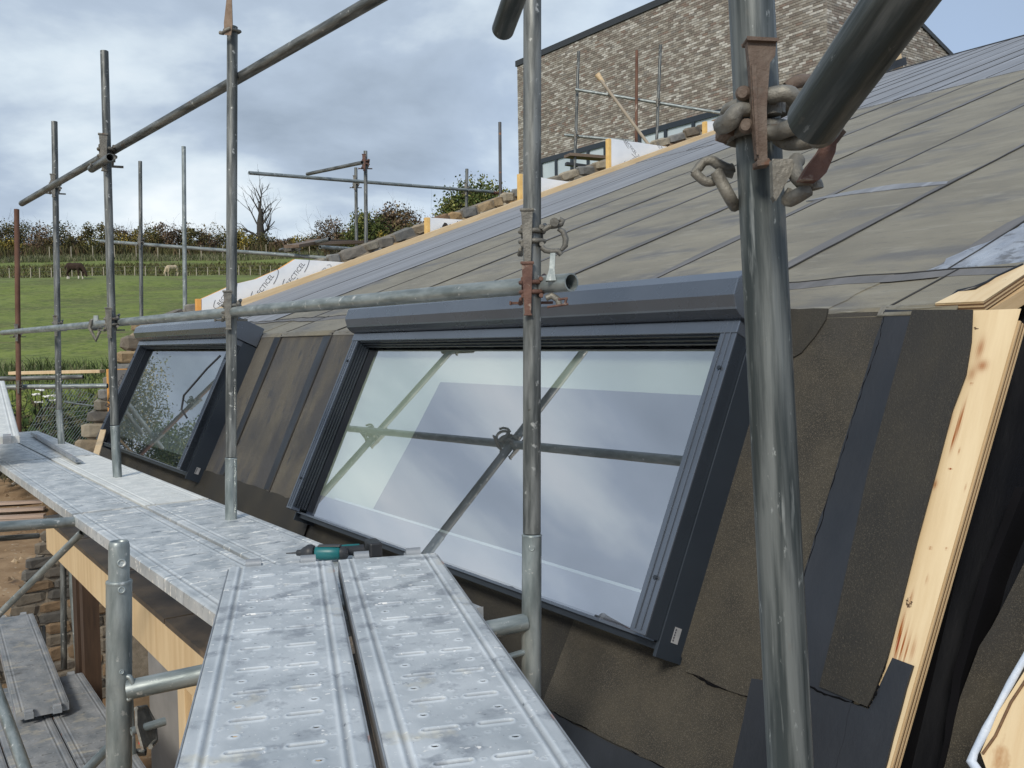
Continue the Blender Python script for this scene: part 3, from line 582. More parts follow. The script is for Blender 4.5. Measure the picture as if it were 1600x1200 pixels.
# upper zone, paler strips up to the ridge
for i in range(14):
    a = V_U+i*1.0; b = min(a+1.0, REDGE+6)
    if a > REDGE+5.5: break
    sheet('felt_strip', [(a-.02, T_UP-.04), (b, T_UP-.04+.03*math.sin(i)), (b, TMAX), (a-.02, TMAX)], .006+.003*(i % 2), .014+.003*(i % 2), FELTU, F_ROOF)
    if i: 
        for q in (0, .5): ln = MB(); q += random.uniform(-.08, .08); ln.box((a+q, (T_UP+TMAX)/2, .018), (.012 if q < .2 else .006, TMAX-T_UP, .005)); obj('lap_edge', ln, SEAMK, HS, F_ROOF)
rid = MB(); rid.box(((V_U+REDGE+6)/2, TMAX, .0), (REDGE+6-V_U, .12, .06)); obj('ridge_board', rid, DGREY, HS, F_ROOF)
flash = MB(); a = ruv(1376, 118); b = ruv(1490, 84); flash.box((V_U+.02, (ruv(1415, 103)[1]+TMAX)/2, .09), (.06, TMAX-ruv(1415, 103)[1], .14)); obj('verge_flashing', flash, BLACK, HS, F_ROOF)
# eaves band: wall sheets folded over the kink
wedge = [wuv(444, 525)[0], wuv(523, 524)[0]]
kv = .145
cuts = [V_U, -2.15, wuv(400, 531)[0], wedge[0], wedge[1], .9, wuv(1290, 487)[0], wuv(1388, 488)[0], 3.23]
mats_e = [FELTR, FELTR, FELTR, FELTR, FELTR, FELTR, FELTR, FELTR]
for i in range(len(cuts)-1):
    a, b = cuts[i]-.02, cuts[i+1]; sk = .12
    poly = [(a, -.004), (b, -.004), (b+.10*sk*3, t_lap+.02+.01*math.sin(i*2)), (a+.10*sk*3, t_lap+.02)]
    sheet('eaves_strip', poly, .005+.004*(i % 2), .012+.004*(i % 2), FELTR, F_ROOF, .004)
    # rounded fold along the eaves
    fo = MB(); m1 = F_ROOF; K = 7; vs = []
    P0 = K0-U*0; cz = .012+.004*(i % 2)
    for x in (a, b):
        for j in range(K+1):
            t = j/K; nn = V(*(N1*(1-t)+N2*t)); nn /= np.linalg.norm(nn); base = K0-S1*.02*(1-t)+S2*.01*t; p = base+nn*cz+U*x; vs.append(p)
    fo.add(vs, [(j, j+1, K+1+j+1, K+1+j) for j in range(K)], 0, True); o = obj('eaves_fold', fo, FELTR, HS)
    sm_ = o.modifiers.new('s', 'SOLIDIFY'); sm_.thickness = .006
    if i in (2, 3, 4, 6):
        ln = MB(); ln.prism([(b-.003, 0), (b+.005, 0), (b+.10*sk*3+.003, t_lap), (b+.10*sk*3-.004, t_lap)], .014, .019); obj('lap_edge', ln, SEAMK, HS, F_ROOF)
ln = MB(); pl = [(x, t_lap+.012*math.sin(x*5)+.008*math.sin(x*17)) for x in np.arange(V_U, 3.3, .08)]
ln.prism([(x, t_-.004) for x, t_ in pl]+[(x, t_+.005) for x, t_ in pl[::-1]], .013, .018); obj('cross_lap', ln, SEAMK, HS, F_ROOF)
ln = MB(); ln.prism([(x, t_-.075-.02*math.sin(x*3)) for x, t_ in pl]+[(x, t_-.012) for x, t_ in pl[::-1]], .0165, .0175); obj('bitumen_bleed', ln, SEAMR, HS, F_ROOF)

# verge batten
vb = MB(); vb.box((V_U-.035, 6.1, .03), (.07, 12.2, .085)); obj('verge_batten', vb, BATT, HS, F_ROOF)

# wall: backing, sheets
WB = -1.62
bk = MB(); bk.prism([(-5.45, WB), (3.22, WB), (3.22, kv-.005), (-5.45, kv-.005)], -.05, -.004); obj('wall_boarding', bk, BLACKM, HS, F_WALL)
lapv = wuv(400, 762)[1]
wp = lambda *ps: [wuv(*p) for p in ps]
top = kv-.003
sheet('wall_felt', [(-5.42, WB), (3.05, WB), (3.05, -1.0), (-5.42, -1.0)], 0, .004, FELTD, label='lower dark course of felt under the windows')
wl = [-2.25, wuv(400, 531)[0], wedge[0], wedge[1], -.02]
for i in range(4):
    a, b = wl[i], wl[i+1]
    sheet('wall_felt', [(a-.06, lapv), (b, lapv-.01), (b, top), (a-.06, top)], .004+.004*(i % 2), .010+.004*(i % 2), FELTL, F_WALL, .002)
    ln = MB(); ln.prism([(b-.008, lapv), (b+.006, lapv), (b+.006, top), (b-.008, top)], .013+.001*(i % 2), .021); obj('lap_edge', ln, SEAMK, HS, F_WALL)
    ln = MB(); ln.prism([(b-.10, lapv+.01), (b-.008, lapv+.01), (b-.008, top-.01), (b-.13, top-.01)], .0145, .0155); obj('bitumen_bleed', ln, BITUM, HS, F_WALL)
sheet('wall_felt', [(-2.3, -1.25), (-.1, -1.25), (-.1, lapv+.005), (-2.3, lapv+.005)], .0165, .020, FELTD, F_WALL, .003)
# right of the big window
pe = wp((1150, 480), (1290, 487), (1278, 515), (1262, 545), (1240, 560))
sheet('wall_felt', [wuv(1120, 487), wuv(1300, 487), wuv(1296, 505), wuv(1280, 530), wuv(1258, 556), wuv(1230, 572), wuv(1120, 572)], .018, .024, FELTD, F_WALL, .002)
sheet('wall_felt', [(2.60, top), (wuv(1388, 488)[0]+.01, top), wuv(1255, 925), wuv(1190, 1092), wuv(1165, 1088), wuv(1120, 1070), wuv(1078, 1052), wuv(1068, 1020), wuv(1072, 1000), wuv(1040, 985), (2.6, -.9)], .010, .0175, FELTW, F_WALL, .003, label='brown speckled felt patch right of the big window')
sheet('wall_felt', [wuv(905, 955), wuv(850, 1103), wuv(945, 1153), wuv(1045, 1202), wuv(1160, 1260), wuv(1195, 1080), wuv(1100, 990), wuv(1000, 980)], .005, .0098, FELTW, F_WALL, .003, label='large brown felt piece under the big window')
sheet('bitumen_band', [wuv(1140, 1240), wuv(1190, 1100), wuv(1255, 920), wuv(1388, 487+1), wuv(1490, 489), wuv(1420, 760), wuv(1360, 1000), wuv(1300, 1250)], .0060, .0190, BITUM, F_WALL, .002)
fe = [(1527, 486), (1524, 540), (1516, 590), (1495, 645), (1470, 740), (1440, 850), (1420, 930), (1400, 1010), (1394, 1032), (1372, 1090), (1363, 1107)]
sheet('wall_felt', [wuv(1432, 490), wuv(1526, 490)]+[wuv(*p) for p in fe[1:]]+[wuv(1288, 1076), wuv(1312, 980), wuv(1364, 740)], .0195, .0255, FELTD, F_WALL, 0, label='dark grey felt piece left of the bare plywood')
sheet('bitumen_band', [wuv(1180, 1062), wuv(1268, 1073), wuv(1363, 1110), wuv(1400, 1030), wuv(1432, 1042), wuv(1380, 1230), wuv(1140, 1260)], .0095, .0180, BITUM, F_WALL, .002)
def torn(ps, r, off=.008, n_=7):
    P_ = []
    for (a, b) in zip(ps[:-1], ps[1:]):
        for k in range(n_): t = k/n_; P_.append((a[0]+(b[0]-a[0])*t, a[1]+(b[1]-a[1])*t))
    P_.append(ps[-1]); m = MB(); pts = [F_WALL@Vector((*wuv(x+random.gauss(0, .7), y+random.gauss(0, .9)), off)) for x, y in P_]
    r *= .5; m.path(pts, r, 6, 0, [r*random.uniform(.3, 1.6) for _ in pts]); obj('torn_edge', m, BLACKM, HS)
torn([(1075, 1046), (1110, 1068), (1150, 1082), (1182, 1092), (1192, 1070)], .0055, .014)
torn([(1068, 985), (1076, 1010), (1076, 1046)], .004, .014)
torn([(906, 957), (878, 1030), (850, 1103)], .002, .008); torn([(850, 1105), (900, 1130), (960, 1158), (1045, 1202)], .0045, .008)
torn([(1262, 1072), (1300, 1088), (1363, 1108), (1372, 1092)], .0035, .020); torn([(1372, 1092), (1380, 1065), (1392, 1035)], .005, .020, 12)
torn([(1388, 490), (1378, 540), (1340, 650), (1300, 780), (1256, 925)], .0022, .019, 14)
torn([(395, 560), (398, 535), (415, 528), (448, 524)], .004, .010)
sheet('bitumen_band', [wuv(845, 1104), wuv(945, 1156), wuv(1045, 1204), wuv(1160, 1262), wuv(1160, 1420), wuv(640, 1420), wuv(780, 1110)], .0042, .0049, BITUM, F_WALL, .002)
# bare plywood edge panel
ply = wp((1490, 487), (1597, 487), (1428, 1045), (1380, 1220), (1330, 1220))
PR = [wuv(1597, 487), wuv(1379, 1225)]
rl = wuv(1597, 487)[0]; rb = wuv(1379, 1230)[0]
m = MB(); SC_ = [(*wuv(px, py), a, b, k) for px, py, a, b, k in [(1533, 545, .010, .03, .8), (1536, 572, .014, .016, .9), (1520, 585, .010, .02, .6), (1503, 655, .003, .05, 1.), (1497, 668, .003, .045, 1.), (1490, 690, .003, .03, .9), (1485, 655, .006, .03, .8), (1462, 757, .006, .012, .9), (1425, 935, .004, .02, .7), (1408, 985, .004, .05, 1.1), (1412, 1010, .003, .05, 1.2), (1404, 1012, .003, .05, 1.2), (1418, 1015, .003, .04, 1.), (1428, 1015, .006, .03, .6), (1519, 600, .003, .003, 1.), (1486, 733, .004, .0025, 1.3), (1455, 856, .004, .004, .8), (1480, 857, .003, .003, .8), (1450, 905, .003, .012, .5), (1500, 705, .002, .008, .7), (1510, 762, .002, .01, .5)]]
UL_ = 3.10; KJ, KI = 300, 60; gv = []; tone = []
for j in range(KJ+1):
    v_ = .14-(1.44)*j/KJ; ur = rl+(rb-rl)*j/KJ
    for i in range(KI+1):
        u_ = UL_+(ur-UL_)*i/KI; gv.append((u_, v_, .008)); k = sum(kk*math.exp(-((u_-a)/ra)**2-((v_-b)/rb_)**2) for a, b, ra, rb_, kk in SC_); k = min(k, 1.25)
        tone.append((max(1-k*.50, .1), max(1-k*.74, .04), max(1-k*.85, .02)))
m.v = gv; m.f = [(j*(KI+1)+i, (j+1)*(KI+1)+i, (j+1)*(KI+1)+i+1, j*(KI+1)+i+1) for j in range(KJ) for i in range(KI)]; m.m = [0]*len(m.f); m.sm = [False]*len(m.f); m.c = [tone[f[0]] for f in m.f]
PLYT = wood('plywood_scorched', (.66, .50, .29), (.78, .63, .40), (16, 1.2, 16), 1.3, [(26, .70, .72, (.10, .06, .03)), (1.1, .52, .75, (.62, .44, .23), (14, .7, 1))], attr='tone')
obj('bare_plywood', m, PLYT, HS, F_WALL, True)['label'] = 'bare pale plywood strip with scorched edge'
for k in range(5):
    m = MB(); z1 = -.002-.007*k; m.prism([(3.19, .138), (rl-.001*(k % 2), .11), (rb-.001*(k % 2), -1.3), (3.19, -1.3)], z1-.0065, z1-.0004); obj('veneer', m, PLYG if k % 2 else PLYE, HS, F_WALL)
UDK = ruv(1487, 475)[0]-.01
# roof deck end, stepping out past the felt
EL = [(a+.004, b) for a, b in e_r[1:]]
for k in range(5):
    m = MB(); z1 = .0245-.0052*k; m.prism([(UDK, -.004), (REDGE, -.004), (REDGE+.02, 1.4), (REDGE-.04, 1.4)]+EL[::-1], z1-.005, z1-.0002); obj('veneer', m, PLYG if k % 2 else PLYE, HS, F_ROOF)
m = MB(); m.prism([(UDK, -.005), (REDGE+.002, -.005), (REDGE+.03, 1.42), (REDGE-.04, 1.42)]+EL[::-1], .0248, .0262); obj('bare_plywood', m, PLYF, HS, F_ROOF)['label'] = 'bare plywood roof edge poking out past the felt'
# curled felt lip
pts = [Vector(F_ROOF@Vector((u_, t_, .012))) for u_, t_ in e_r]; pts = [p+Vector(N2)*q_ for p, q_ in zip(pts, (-.008, .010, .018, .016, .016, .016))]; m = MB(); m.path(pts, .004, 6, 0, [.008, .009, .007, .004, .003, .003]); obj('felt_lip', m, BLACK, HS)
# black recess beyond the ply
m = MB(); m.prism([(3.25, -2.2), (6.6, -2.2), (6.6, .41), (3.25, .41)], -.30, -.25); obj('recess_membrane', m, BLACK, HS, F_WALL)
m = MB(); m.prism([(3.22, -2.2), (3.26, -2.2), (3.26, .10), (3.22, .10)], -.25, -.04); obj('recess_side', m, BLACKM, HS, F_WALL)
q = lambda *ps: [wuv(p[0], p[1], FELT-.15) for p in ps]
sheet('upstand_felt', q((1600, 880), (1530, 1010), (1500, 1090), (1450, 1300), (1750, 1300), (1750, 800), (1640, 800)), -.26, -.15, FELTW, F_WALL, .003)
sheet('bitumen_band', q((1600, 760), (1545, 900), (1500, 1060), (1470, 1300), (1452, 1300), (1488, 1050), (1530, 900), (1585, 760)), -.26, -.155, BLACKM, F_WALL, .001)

# ------------------------------------------------------------------ roof windows
def window(u0, first):
    Fm = F_WIN@T(u0, 0, 0); L_ = 2.575; H = .96
    P = obj('roof_window', *win_base(L_, H), HS, Fm)
    P['label'] = 'big slate grey roof window nearest the camera' if first else 'smaller looking roof window at the far left end of the wall'
    def sub(n, mb, mt, **k): return obj(n, mb, mt, P, Fm, **k)
    g = MB(); g.box((L_/2, -H/2+.003, -.006), (L_+.02, H+.03, .012)); sub('glass_pane', g, GLASS)
    b = MB(); b.box((L_/2, -H/2, -.060), (L_, H, .006)); sub('inner_blind' if first else 'room_lining', b, PALEB if first else FARLIN)
    if first:
        b = MB(); b.prism([(.30, -.90), (L_, -.90), (L_, -.17), (.80, -.17), (.72, -.50), (.60, -.90)], -.054, -.050); sub('inner_film', b, LILAC)
        b = MB(); b.box((1.38, -.845, -.045), (2.35, .010, .004)); sub('inner_track', b, FOIL)
        b = MB(); b.box((L_/2, -.905, -.046), (L_-.05, .11, .003)); sub('inner_sill', b, SILLM)
    else:
        b = MB(); b.box((L_/2, -H+.05, -.045), (L_-.05, .08, .006)); sub('inner_sill', b, SLATED)
    # top cover and hood
    t = MB(); t.box((L_/2, .023, .035), (L_+.14, .044, .078)); sub('top_cover', t, SLATE, bevel=.003)
    h = MB(); pr = [(.047, -.10), (.047, .085), (.050, .100), (.060, .122), (.066, .125), (.096, .150), (.152, .153), (.196, .120), (.196, -.10)]
    n = len(pr); vs = [(x, a, b_) for x in (-.085, L_+.085) for a, b_ in pr]
    h.add(vs, [tuple(range(n)), tuple(reversed(range(n, 2*n)))]+[(i, n+i, n+(i+1) % n, (i+1) % n) for i in range(n)]); sub('hood', h, SLATE, bevel=.0025)
    # side covers
    for s_ in (0, 1):
        x = L_+.034 if s_ else -.034; c = MB(); c.box((x, -.46, .045), (.066, 1.02, .050)); c.box((x+(-.012 if s_ else .012), -.46, .0725), (.003, 1.0, .004)); c.box((x+(.012 if s_ else -.012), -.46, .0725), (.003, 1.0, .004))
        sub('side_cover', c, SLATE, bevel=.002)
        for v_ in (-.12, -.80):
            k = MB(); k.tube((x+.01, v_, .07), (x+.01, v_, .078), .007, n=10); sub('screw', k, SLATED)
        x2 = L_+.066 if s_ else -.066; d = 1 if s_ else -1
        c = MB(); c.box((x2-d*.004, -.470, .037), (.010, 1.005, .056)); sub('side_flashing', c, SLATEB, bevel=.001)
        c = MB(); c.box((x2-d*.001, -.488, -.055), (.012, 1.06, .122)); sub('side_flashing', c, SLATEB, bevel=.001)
        # stepped inner reveal
        xi = L_-.004 if s_ else .004
        for k in range(5 if not s_ else 0): c = MB(); c.box((xi-d*.010*k*.55, -.475, .060-.013*k), (.008, .955, .0105)); sub('gasket', c, SLATED)
        c = MB(); c.box((xi+d*.012, -.475, .028), (.020, .955, .060)); sub('reveal', c, SLATED)
    c = MB(); c.box((L_/2, .010, .02), (L_, .014, .075)); sub('reveal', c, SLATED)
    for k in range(3): c = MB(); c.box((L_/2, .0-.006*k, .056-.018*k), (L_, .008, .010)); sub('gasket', c, SLATED)
    c = MB(); c.box((L_/2, -H-.012, -.004), (L_+.10, .010, .022)); sub('bottom_seal', c, SLATE)
    c = MB(); c.box((L_/2, -H-.028, -.026), (L_+.10, .020, .03)); sub('bottom_seal', c, SLATED)
    # sticker
    ls = .055; c = MB(); 
    Ms = Fm@frame(V(L_+.066+.0062, -.94, -.055), V(0, 0, -1), V(0, 1, 0), V(1, 0, 0))
    st = MB(); st.box((0, 0, 0), (.030, .048, .001)); s0 = obj('sticker', st, STICK, P, Ms)
    st = MB()
    for k in range(5): st.box((-.009, -.016+.008*k, .0008), (.006, .006, .0006))
    obj('sticker_print', st, INK, P, Ms)
def win_base(L_, H):
    m = MB(); m.box((L_/2, -H/2, -.10), (L_+.08, H+.03, .03)); return m, SLATED
window(0, True); window(-4.66, False)
# pull cord / stay on the far window
m = MB(); m.path([F_WIN@Vector((-2.14, -.10, .08)), F_WIN@Vector((-2.22, -.22, .11)), F_WIN@Vector((-2.30, -.32, .12)), F_WIN@Vector((-2.42, -.45, .13)), F_WIN@Vector((-2.44, -.55, .10)), F_WIN@Vector((-2.36, -.60, .06))], .008, 6); tag(obj('cable', m, DPLAS), 'black cable looped over the right side of the far roof window', 'cable')

# ------------------------------------------------------------------ ledge, fascia, opening below
zl = ZC-1.4; p = hor(206, 921, -1.4); q_ = hor(307, 1000, -1.4); FO = (p+q_)/2; fb = FO@HD
F_H = frame(HD*fb+V(0, 0, zl), U, HD, V(0, 0, 1))              # x along, y inwards, z up, at the fascia's top front edge
xl = hor(76, 804, -1.4)@U; uw = -5.1+(A0@U)
m = MB()
for i in range(6): x = xl+i*1.22; m.box((x+.605, .36, -.02), (1.2, .75, .03), None)
obj('ledge_board', m, WETB, HS, F_H)
x = xl
for i, L_ in enumerate((1.9, 2.4, 2.4, 2.4)):
    m = MB(); m.box((x+L_/2, .02, -.155), (L_-.006, .04, .27)); obj('fascia_board', m, FASC, HS, F_H, bevel=.003); x += L_
m = MB(); m.box((xl+4, .30, -2.0), (8, .04, 3.3)); m2 = MB()
obj('inner_wall', m, SNOWW, HS, F_H@T(1.05, .25, 0))
for (x_, w_, mt) in [(xl+.35, .16, BROWNP), (xl+.62, .12, BROWNP)]:
    m = MB(); m.box((x_, .2, -1.7), (w_, .12, 2.8)); obj('door_post', m, mt, HS, F_H)
px_ = hor(262, 1060, -1.75); 
m = MB(); m.box((px_@U, .13, -1.7), (.13, .10, 2.83)); obj('timber_post', m, FASC, HS, F_H, bevel=.003)
m = MB(); m.box((px_@U+.16, .16, -1.7), (.14, .10, 2.83)); obj('timber_post', m, FASC, HS, F_H, bevel=.003)
m = MB(); m.box((xl+4, 1.6, -2.9), (9, 3.0, .06)); obj('inner_floor', m, SNOWW, HS, F_H)
m = MB(); m.box((xl+4, .62, -.08), (9, .06, .1)); obj('lintel_packing', m, PLYE, HS, F_H)

# ------------------------------------------------------------------ rubble gable wall
UO = V_U-.60; F_G = frame(K0+U*UO, HD, V(0, 0, 1), U)            # x = up-slope horizontal, y = height over the kink, z towards camera
GW = empty('rubble_wall', tuple(K0+U*UO+V(0, 0, -3.9)), 'raking rubble stone gable wall following the far edge of the roof', 'wall')
def gtop(t): return (.3625*t+.18 if t > 0 else t/.455+.18)
STT = [(.27, .225, .16), (.22, .19, .15), (.33, .25, .15), (.19, .18, .16), (.36, .25, .13), (.30, .28, .23), (.24, .16, .10), (.40, .36, .28), (.20, .205, .20)]
core = MB(); pf = [(t, gtop(t)-.05) for t in (-1.78, -1.3, -.9, -.5, 0, 2, 4, 6, 8, 10, 12)]; core.prism([(-1.65, -3.95)]+[(a+(.13 if a <= 0 else 0), b+.03) for a, b in pf]+[(12, -3.95)], -.42, -.022); obj('wall_core', core, STONEM, GW, F_G)
def stone(cx, cy, w_, h_, parent, Fm, d=.12, tone=None, name='stone'):
    b = bmesh.new(); bmesh.ops.create_cube(b, size=1); bmesh.ops.bevel(b, geom=b.edges[:], offset=.16, segments=1, affect='EDGES')
    for v in b.verts: v.co = Vector((v.co.x*w_*(1+random.uniform(-.10, .10)), v.co.y*h_*(1+random.uniform(-.12, .12)), v.co.z*d*(1+random.uniform(-.25, .25))))
    me = bpy.data.meshes.new(name); b.to_mesh(me); b.free(); me.materials.append(STONE); tn = tone or random.choice(STT); k = random.uniform(.8, 1.25)
    a = me.color_attributes.new('tone', 'FLOAT_COLOR', 'CORNER'); a.data.foreach_set('color', [tn[0]*k, tn[1]*k, tn[2]*k, 1.]*len(me.loops))
    return link(name, me, parent, Fm@T(cx, cy, -.045+random.uniform(-.012, .015))@Matrix.Rotation(random.gauss(0, .05), 4, 'Z'))
cnt = 0
for row in range(3):                                           # three raking courses seen above the roof
    t = -.02
    while t < 11.4 and cnt < 200:
        w_ = random.uniform(.14, .34)*(1 if t < 6 else 1.25); h_ = random.uniform(.10, .15)
        y = .3625*(t+w_/2)+.115-row*.12+random.uniform(-.02, .02)
        stone(0, 0, w_*.99, h_, GW, F_G@T(t+w_/2, y, 0)@Matrix.Rotation(random.uniform(.1, .36), 4, 'Z')); t += w_+.012; cnt += 1
cap = MB()
for i in range(60):                                            # stones across the top thickness
    t = .1+i*.19; w_ = .17; cap_y = gtop(t)-.055
y = .05
while y > -1.45:                                               # raking end beside the far window
    h_ = random.uniform(.11, .17); y -= h_/2; te = y/.455+.13 if False else (y-.135)*.455
    w_ = random.uniform(.22, .34); stone(te+w_/2-.05, y, w_, h_*.96, GW, F_G, .16); w2 = random.uniform(.2, .3); stone(te+w_+w2/2, y, w2, h_*.96, GW, F_G, .12); y -= h_/2; cnt += 2
y = -1.45
COUR = [(.17, .15, .12), (.14, .125, .105), (.20, .14, .085), (.12, .115, .105), (.19, .165, .13)]
while y > -3.85:                                               # coursed lower pier
    h_ = random.uniform(.10, .17); te = max((y-.18)*.455, -1.95); x = te+random.uniform(-.05, .03)
    while x < -.34:
        w_ = min(random.uniform(.16, .34), -.33-x); w_ = max(w_, .06); stone(x+w_/2, y-h_/2, w_-.016, h_-.014, GW, F_G, .10, random.choice(COUR)); x += w_; cnt += 1
    y -= h_
for i in range(26):                                            # tumbled stones at the broken end
    x = random.uniform(-2.3, -1.5); yy = random.uniform(-3.9, -3.0)-(x+1.5)*-.9; g = float(ter(np.array(-5.), np.array(8.)))
    stone(-1.45-random.uniform(.0, .45), -1.7-random.uniform(0, 2.1), random.uniform(.12, .22), random.uniform(.09, .15), GW, F_G, .2)

# ------------------------------------------------------------------ insulation boards with print
def text_mesh(s, size, mt, name='print', thick=0):
    c = bpy.data.curves.new(name, 'FONT'); c.body = s; c.size = size; c.align_x = 'CENTER'; c.align_y = 'CENTER'; c.resolution_u = 2
    o = bpy.data.objects.new('tmp', c); COL.objects.link(o); dg = bpy.context.evaluated_depsgraph_get(); dg.update(); me = bpy.data.meshes.new_from_object(o.evaluated_get(dg)); bpy.data.objects.remove(o)
    me.materials.clear(); me.materials.append(mt); return me
TXT = text_mesh('RECTICEL', .085, INK)
UB = V_U-.12
F_B = frame(K0+U*UB, HD, V(0, 0, 1), U)
def bpt(px, py): X = onplane(px, py, K0+U*UB, U)-(K0+U*UB); return (X@HD, X[2])
def board(pix, label, foam=FOAM, prints=(), smear=None, th=.07, down=.25):
    pl = [bpt(*p) for p in pix]
    e = empty('insulation_board', tuple(K0+U*UB+HD*pl[0][0]+V(0, 0, pl[0][1])), label, 'insulation board', 'foil faced insulation boards along the roof verge')
    m = MB(); n = len(pl); m.prism(pl, -th, -.002, 0); obj('foam_core', m, foam, e, F_B)
    m = MB(); ins = [(p[0]+(.012 if i < 2 else 0), p[1]-.006) for i, p in enumerate(pl)]
    m.prism(pl, 0, .003, 0); obj('foil_face', m, FOIL, e, F_B)
    # real foam return at the left end
    x = pl[0][0]; y0, y1 = min(pl[0][1], pl[1][1]), max(pl[0][1], pl[1][1]); m = MB(); m.box((x-.022, (y0+y1)/2, -.03), (.044, y1-y0, .07)); obj('foam_edge', m, foam, e, F_B)
    for (px, py, rot, sc) in prints:
        x, y = bpt(px, py); M2 = F_B@T(x, y, .0045)@Matrix.Rotation(rot, 4, 'Z')@Matrix.Scale(sc*.88, 4); obj('lettering', TXT, None, e, M2)
        a = MB(); a.path([(.26*math.cos(k*.22+2.2), .075*math.sin(k*.22+2.2)+.02, 0) for k in range(12)], .004, 4); obj('logo_arc', a, INK, e, M2)
        a = MB(); a.path([(.26*math.cos(k*.22+5.0)+.02, .07*math.sin(k*.22+5.0)-.01, 0) for k in range(10)], .004, 4); obj('logo_arc', a, INK, e, M2)
    gl = MB(); xs_ = [p[0] for p in pl]; 
    if smear:
        a = MB(); 
        for (px, py, r_) in smear:
            x, y = bpt(px, py); a.prism([(x+r_*math.cos(k)*random.uniform(.6, 1.3), y+r_*.6*math.sin(k)*random.uniform(.6, 1.3)) for k in np.arange(0, 6.2, .5)], .003, .0045)
        obj('adhesive_smear', a, CHAR, e, F_B)
board([(315, 503), (315, 467), (366, 444), (400, 436), (437, 420), (461, 405), (510, 408), (566, 412), (400, 474)], 'long white foil board cut to a slope at the lower end of the verge', FOAMO, [(352, 462, R(52), .8), (413, 447, R(52), 1.), (462, 428, R(52), 1.), (500, 428, R(40), .7)])
board([(672, 374), (672, 340), (700, 342), (750, 345), (735, 352)], 'small white board smeared with dark adhesive halfway up the verge', FOAM, [], [(690, 360, .06), (697, 354, .07), (706, 356, .07), (716, 350, .05), (725, 349, .04), (688, 364, .04)])
board([(817, 322), (817, 272), (860, 280), (912, 287), (880, 300)], 'white board just behind the front upright post', FOAM, [(900, 288, R(20), .5)], [(848, 305, .07), (856, 304, .05)])
board([(955, 272), (955, 217), (1000, 223), (1052, 231), (1000, 252)], 'white printed board in front of the brick house windows', FOAM, [(985, 230, R(-38), .9), (1033, 231, R(-38), .7), (985, 252, R(30), .7)])
board([(1105, 216), (1105, 190), (1135, 188), (1165, 196), (1135, 206)], 'small white board tucked behind the near scaffold pole', FOAM)
# board standing left of the far window
X = at(162, 577, 9.35); zt = X[2]; e = empty('insulation_board', tuple(X-V(0, 0, .5)), 'grey foil board with an orange edge standing left of the far window', 'insulation board', 'foil faced insulation boards along the roof verge')
Fb = frame(X, HD, V(0, 0, 1), U)
m = MB(); m.box((.38, -.30, 0), (.70, .60, .05)); obj('foam_core', m, FOAMO, e, Fb); m = MB(); m.box((.385, -.305, .027), (.69, .59, .003)); obj('foil_face', m, SNOWW, e, Fb)
obj('lettering', TXT, None, e, Fb@T(.12, -.22, .030)@Matrix.Rotation(R(60), 4, 'Z')@Matrix.Scale(1.1, 4))

# debris near the roof top
X = ruv(1378, 116); m = MB()
for i in range(5): 
    a = random.uniform(-.25, .25); m.box((V_U-.1+a, X[1]-.2+random.uniform(-.4, .4), .10), (random.uniform(.1, .25), random.uniform(.2, .5), .16), Matrix.Rotation(random.gauss(0, .08), 4, 'X'))
tag(obj('packing_sheet', m, FOIL, None, F_ROOF), 'crumpled white wrapping behind the top of the verge batten', 'wrapping')
X = ruv(1415, 104); m = MB(); m.box((V_U-.02, X[1]+.05, .20), (.04, .30, .42)); tag(obj('timber_offcut', m, BATT, None, F_ROOF), 'short upright timber offcut by the black flashing at the roof top', 'timber')

# ------------------------------------------------------------------ scaffolding
TR = .02415
def pole(P, Q, label, name='scaffold_standard', mt=GALV, cat='scaffold tube', group=None, r=TR, open_=True):
    P, Q = V(*P), V(*Q); L_ = float(np.linalg.norm(Q-P)); m = MB(); m.tube((0, 0, 0), (0, 0, L_), r, n=24, inner=r-.004 if open_ else None)
    return tag(obj(name, m, mt, None, align(P, Q)), label, cat, group)
LASTP = [None]
def vpole(pt, pb, Z, label, mt=GALV, zb=None, dz=0., group='upright tubes of the scaffolding', name='scaffold_standard', Zb=None, r=TR):
    a = at(pt[0], pt[1], Z); b = at(pb[0], pb[1], Zb or Z)
    if zb is not None:
        d = (b-a); b = a+d*((zb-a[2])/d[2])
    if name == 'frame_leg':
        m_ = MB(); L_ = float(np.linalg.norm(a-b)); m_.tube((0, 0, 0), (0, 0, L_), r, n=24); m_.lathe([(L_-.002, r+.0015), (L_, r+.001), (L_+.003, .0246)], None, 24)
        o_ = obj('frame_leg', m_, mt, LASTP[0], align(b, a))
        c_ = a+(b-a)*(.035/L_); tc_ = (CAM-c_)/np.linalg.norm(CAM-c_); m_ = MB(); m_.lathe([(0, .009), (.0015, .008), (.0005, .005), (-.003, .004)], align(c_+tc_*(r-.0005), c_+tc_*.06), 14); obj('punched_hole', m_, mt, o_)
        return a, b, o_
    LASTP[0] = pole(b, a, label, name, mt, 'scaffold tube', group, r); return a, b, LASTP[0]
gz = lambda x, y: float(ter(np.array(x), np.array(y)))
S = {}
GU = 'upright tubes beside the deck'
S['near'] = vpole((1168, -120), (1235, 1200), .98, 'very near upright tube with streaked zinc, right of centre', GALVN, zb=.2, group=GU)
S['832'] = vpole((832, -300), (831, 833), 2.45, 'upright tube in front of the big roof window', GALV, group=GU)
vpole((831, 836), (830, 1090), 2.45, 'thicker frame leg continuing below the tube at the big window', GALVB, zb=.2, group=GU, r=.0265, name='frame_leg')
S['362'] = vpole((363, 42), (361, 714), 4.2, 'upright tube topped by a rusty wedge clamp, right of the far window', GALV, group=GU)
vpole((361, 716), (361, 785), 4.2, 'bright frame leg under the tube with the rusty wedge clamp', GALVB, zb=.2, group=GU, r=.0265, name='frame_leg')
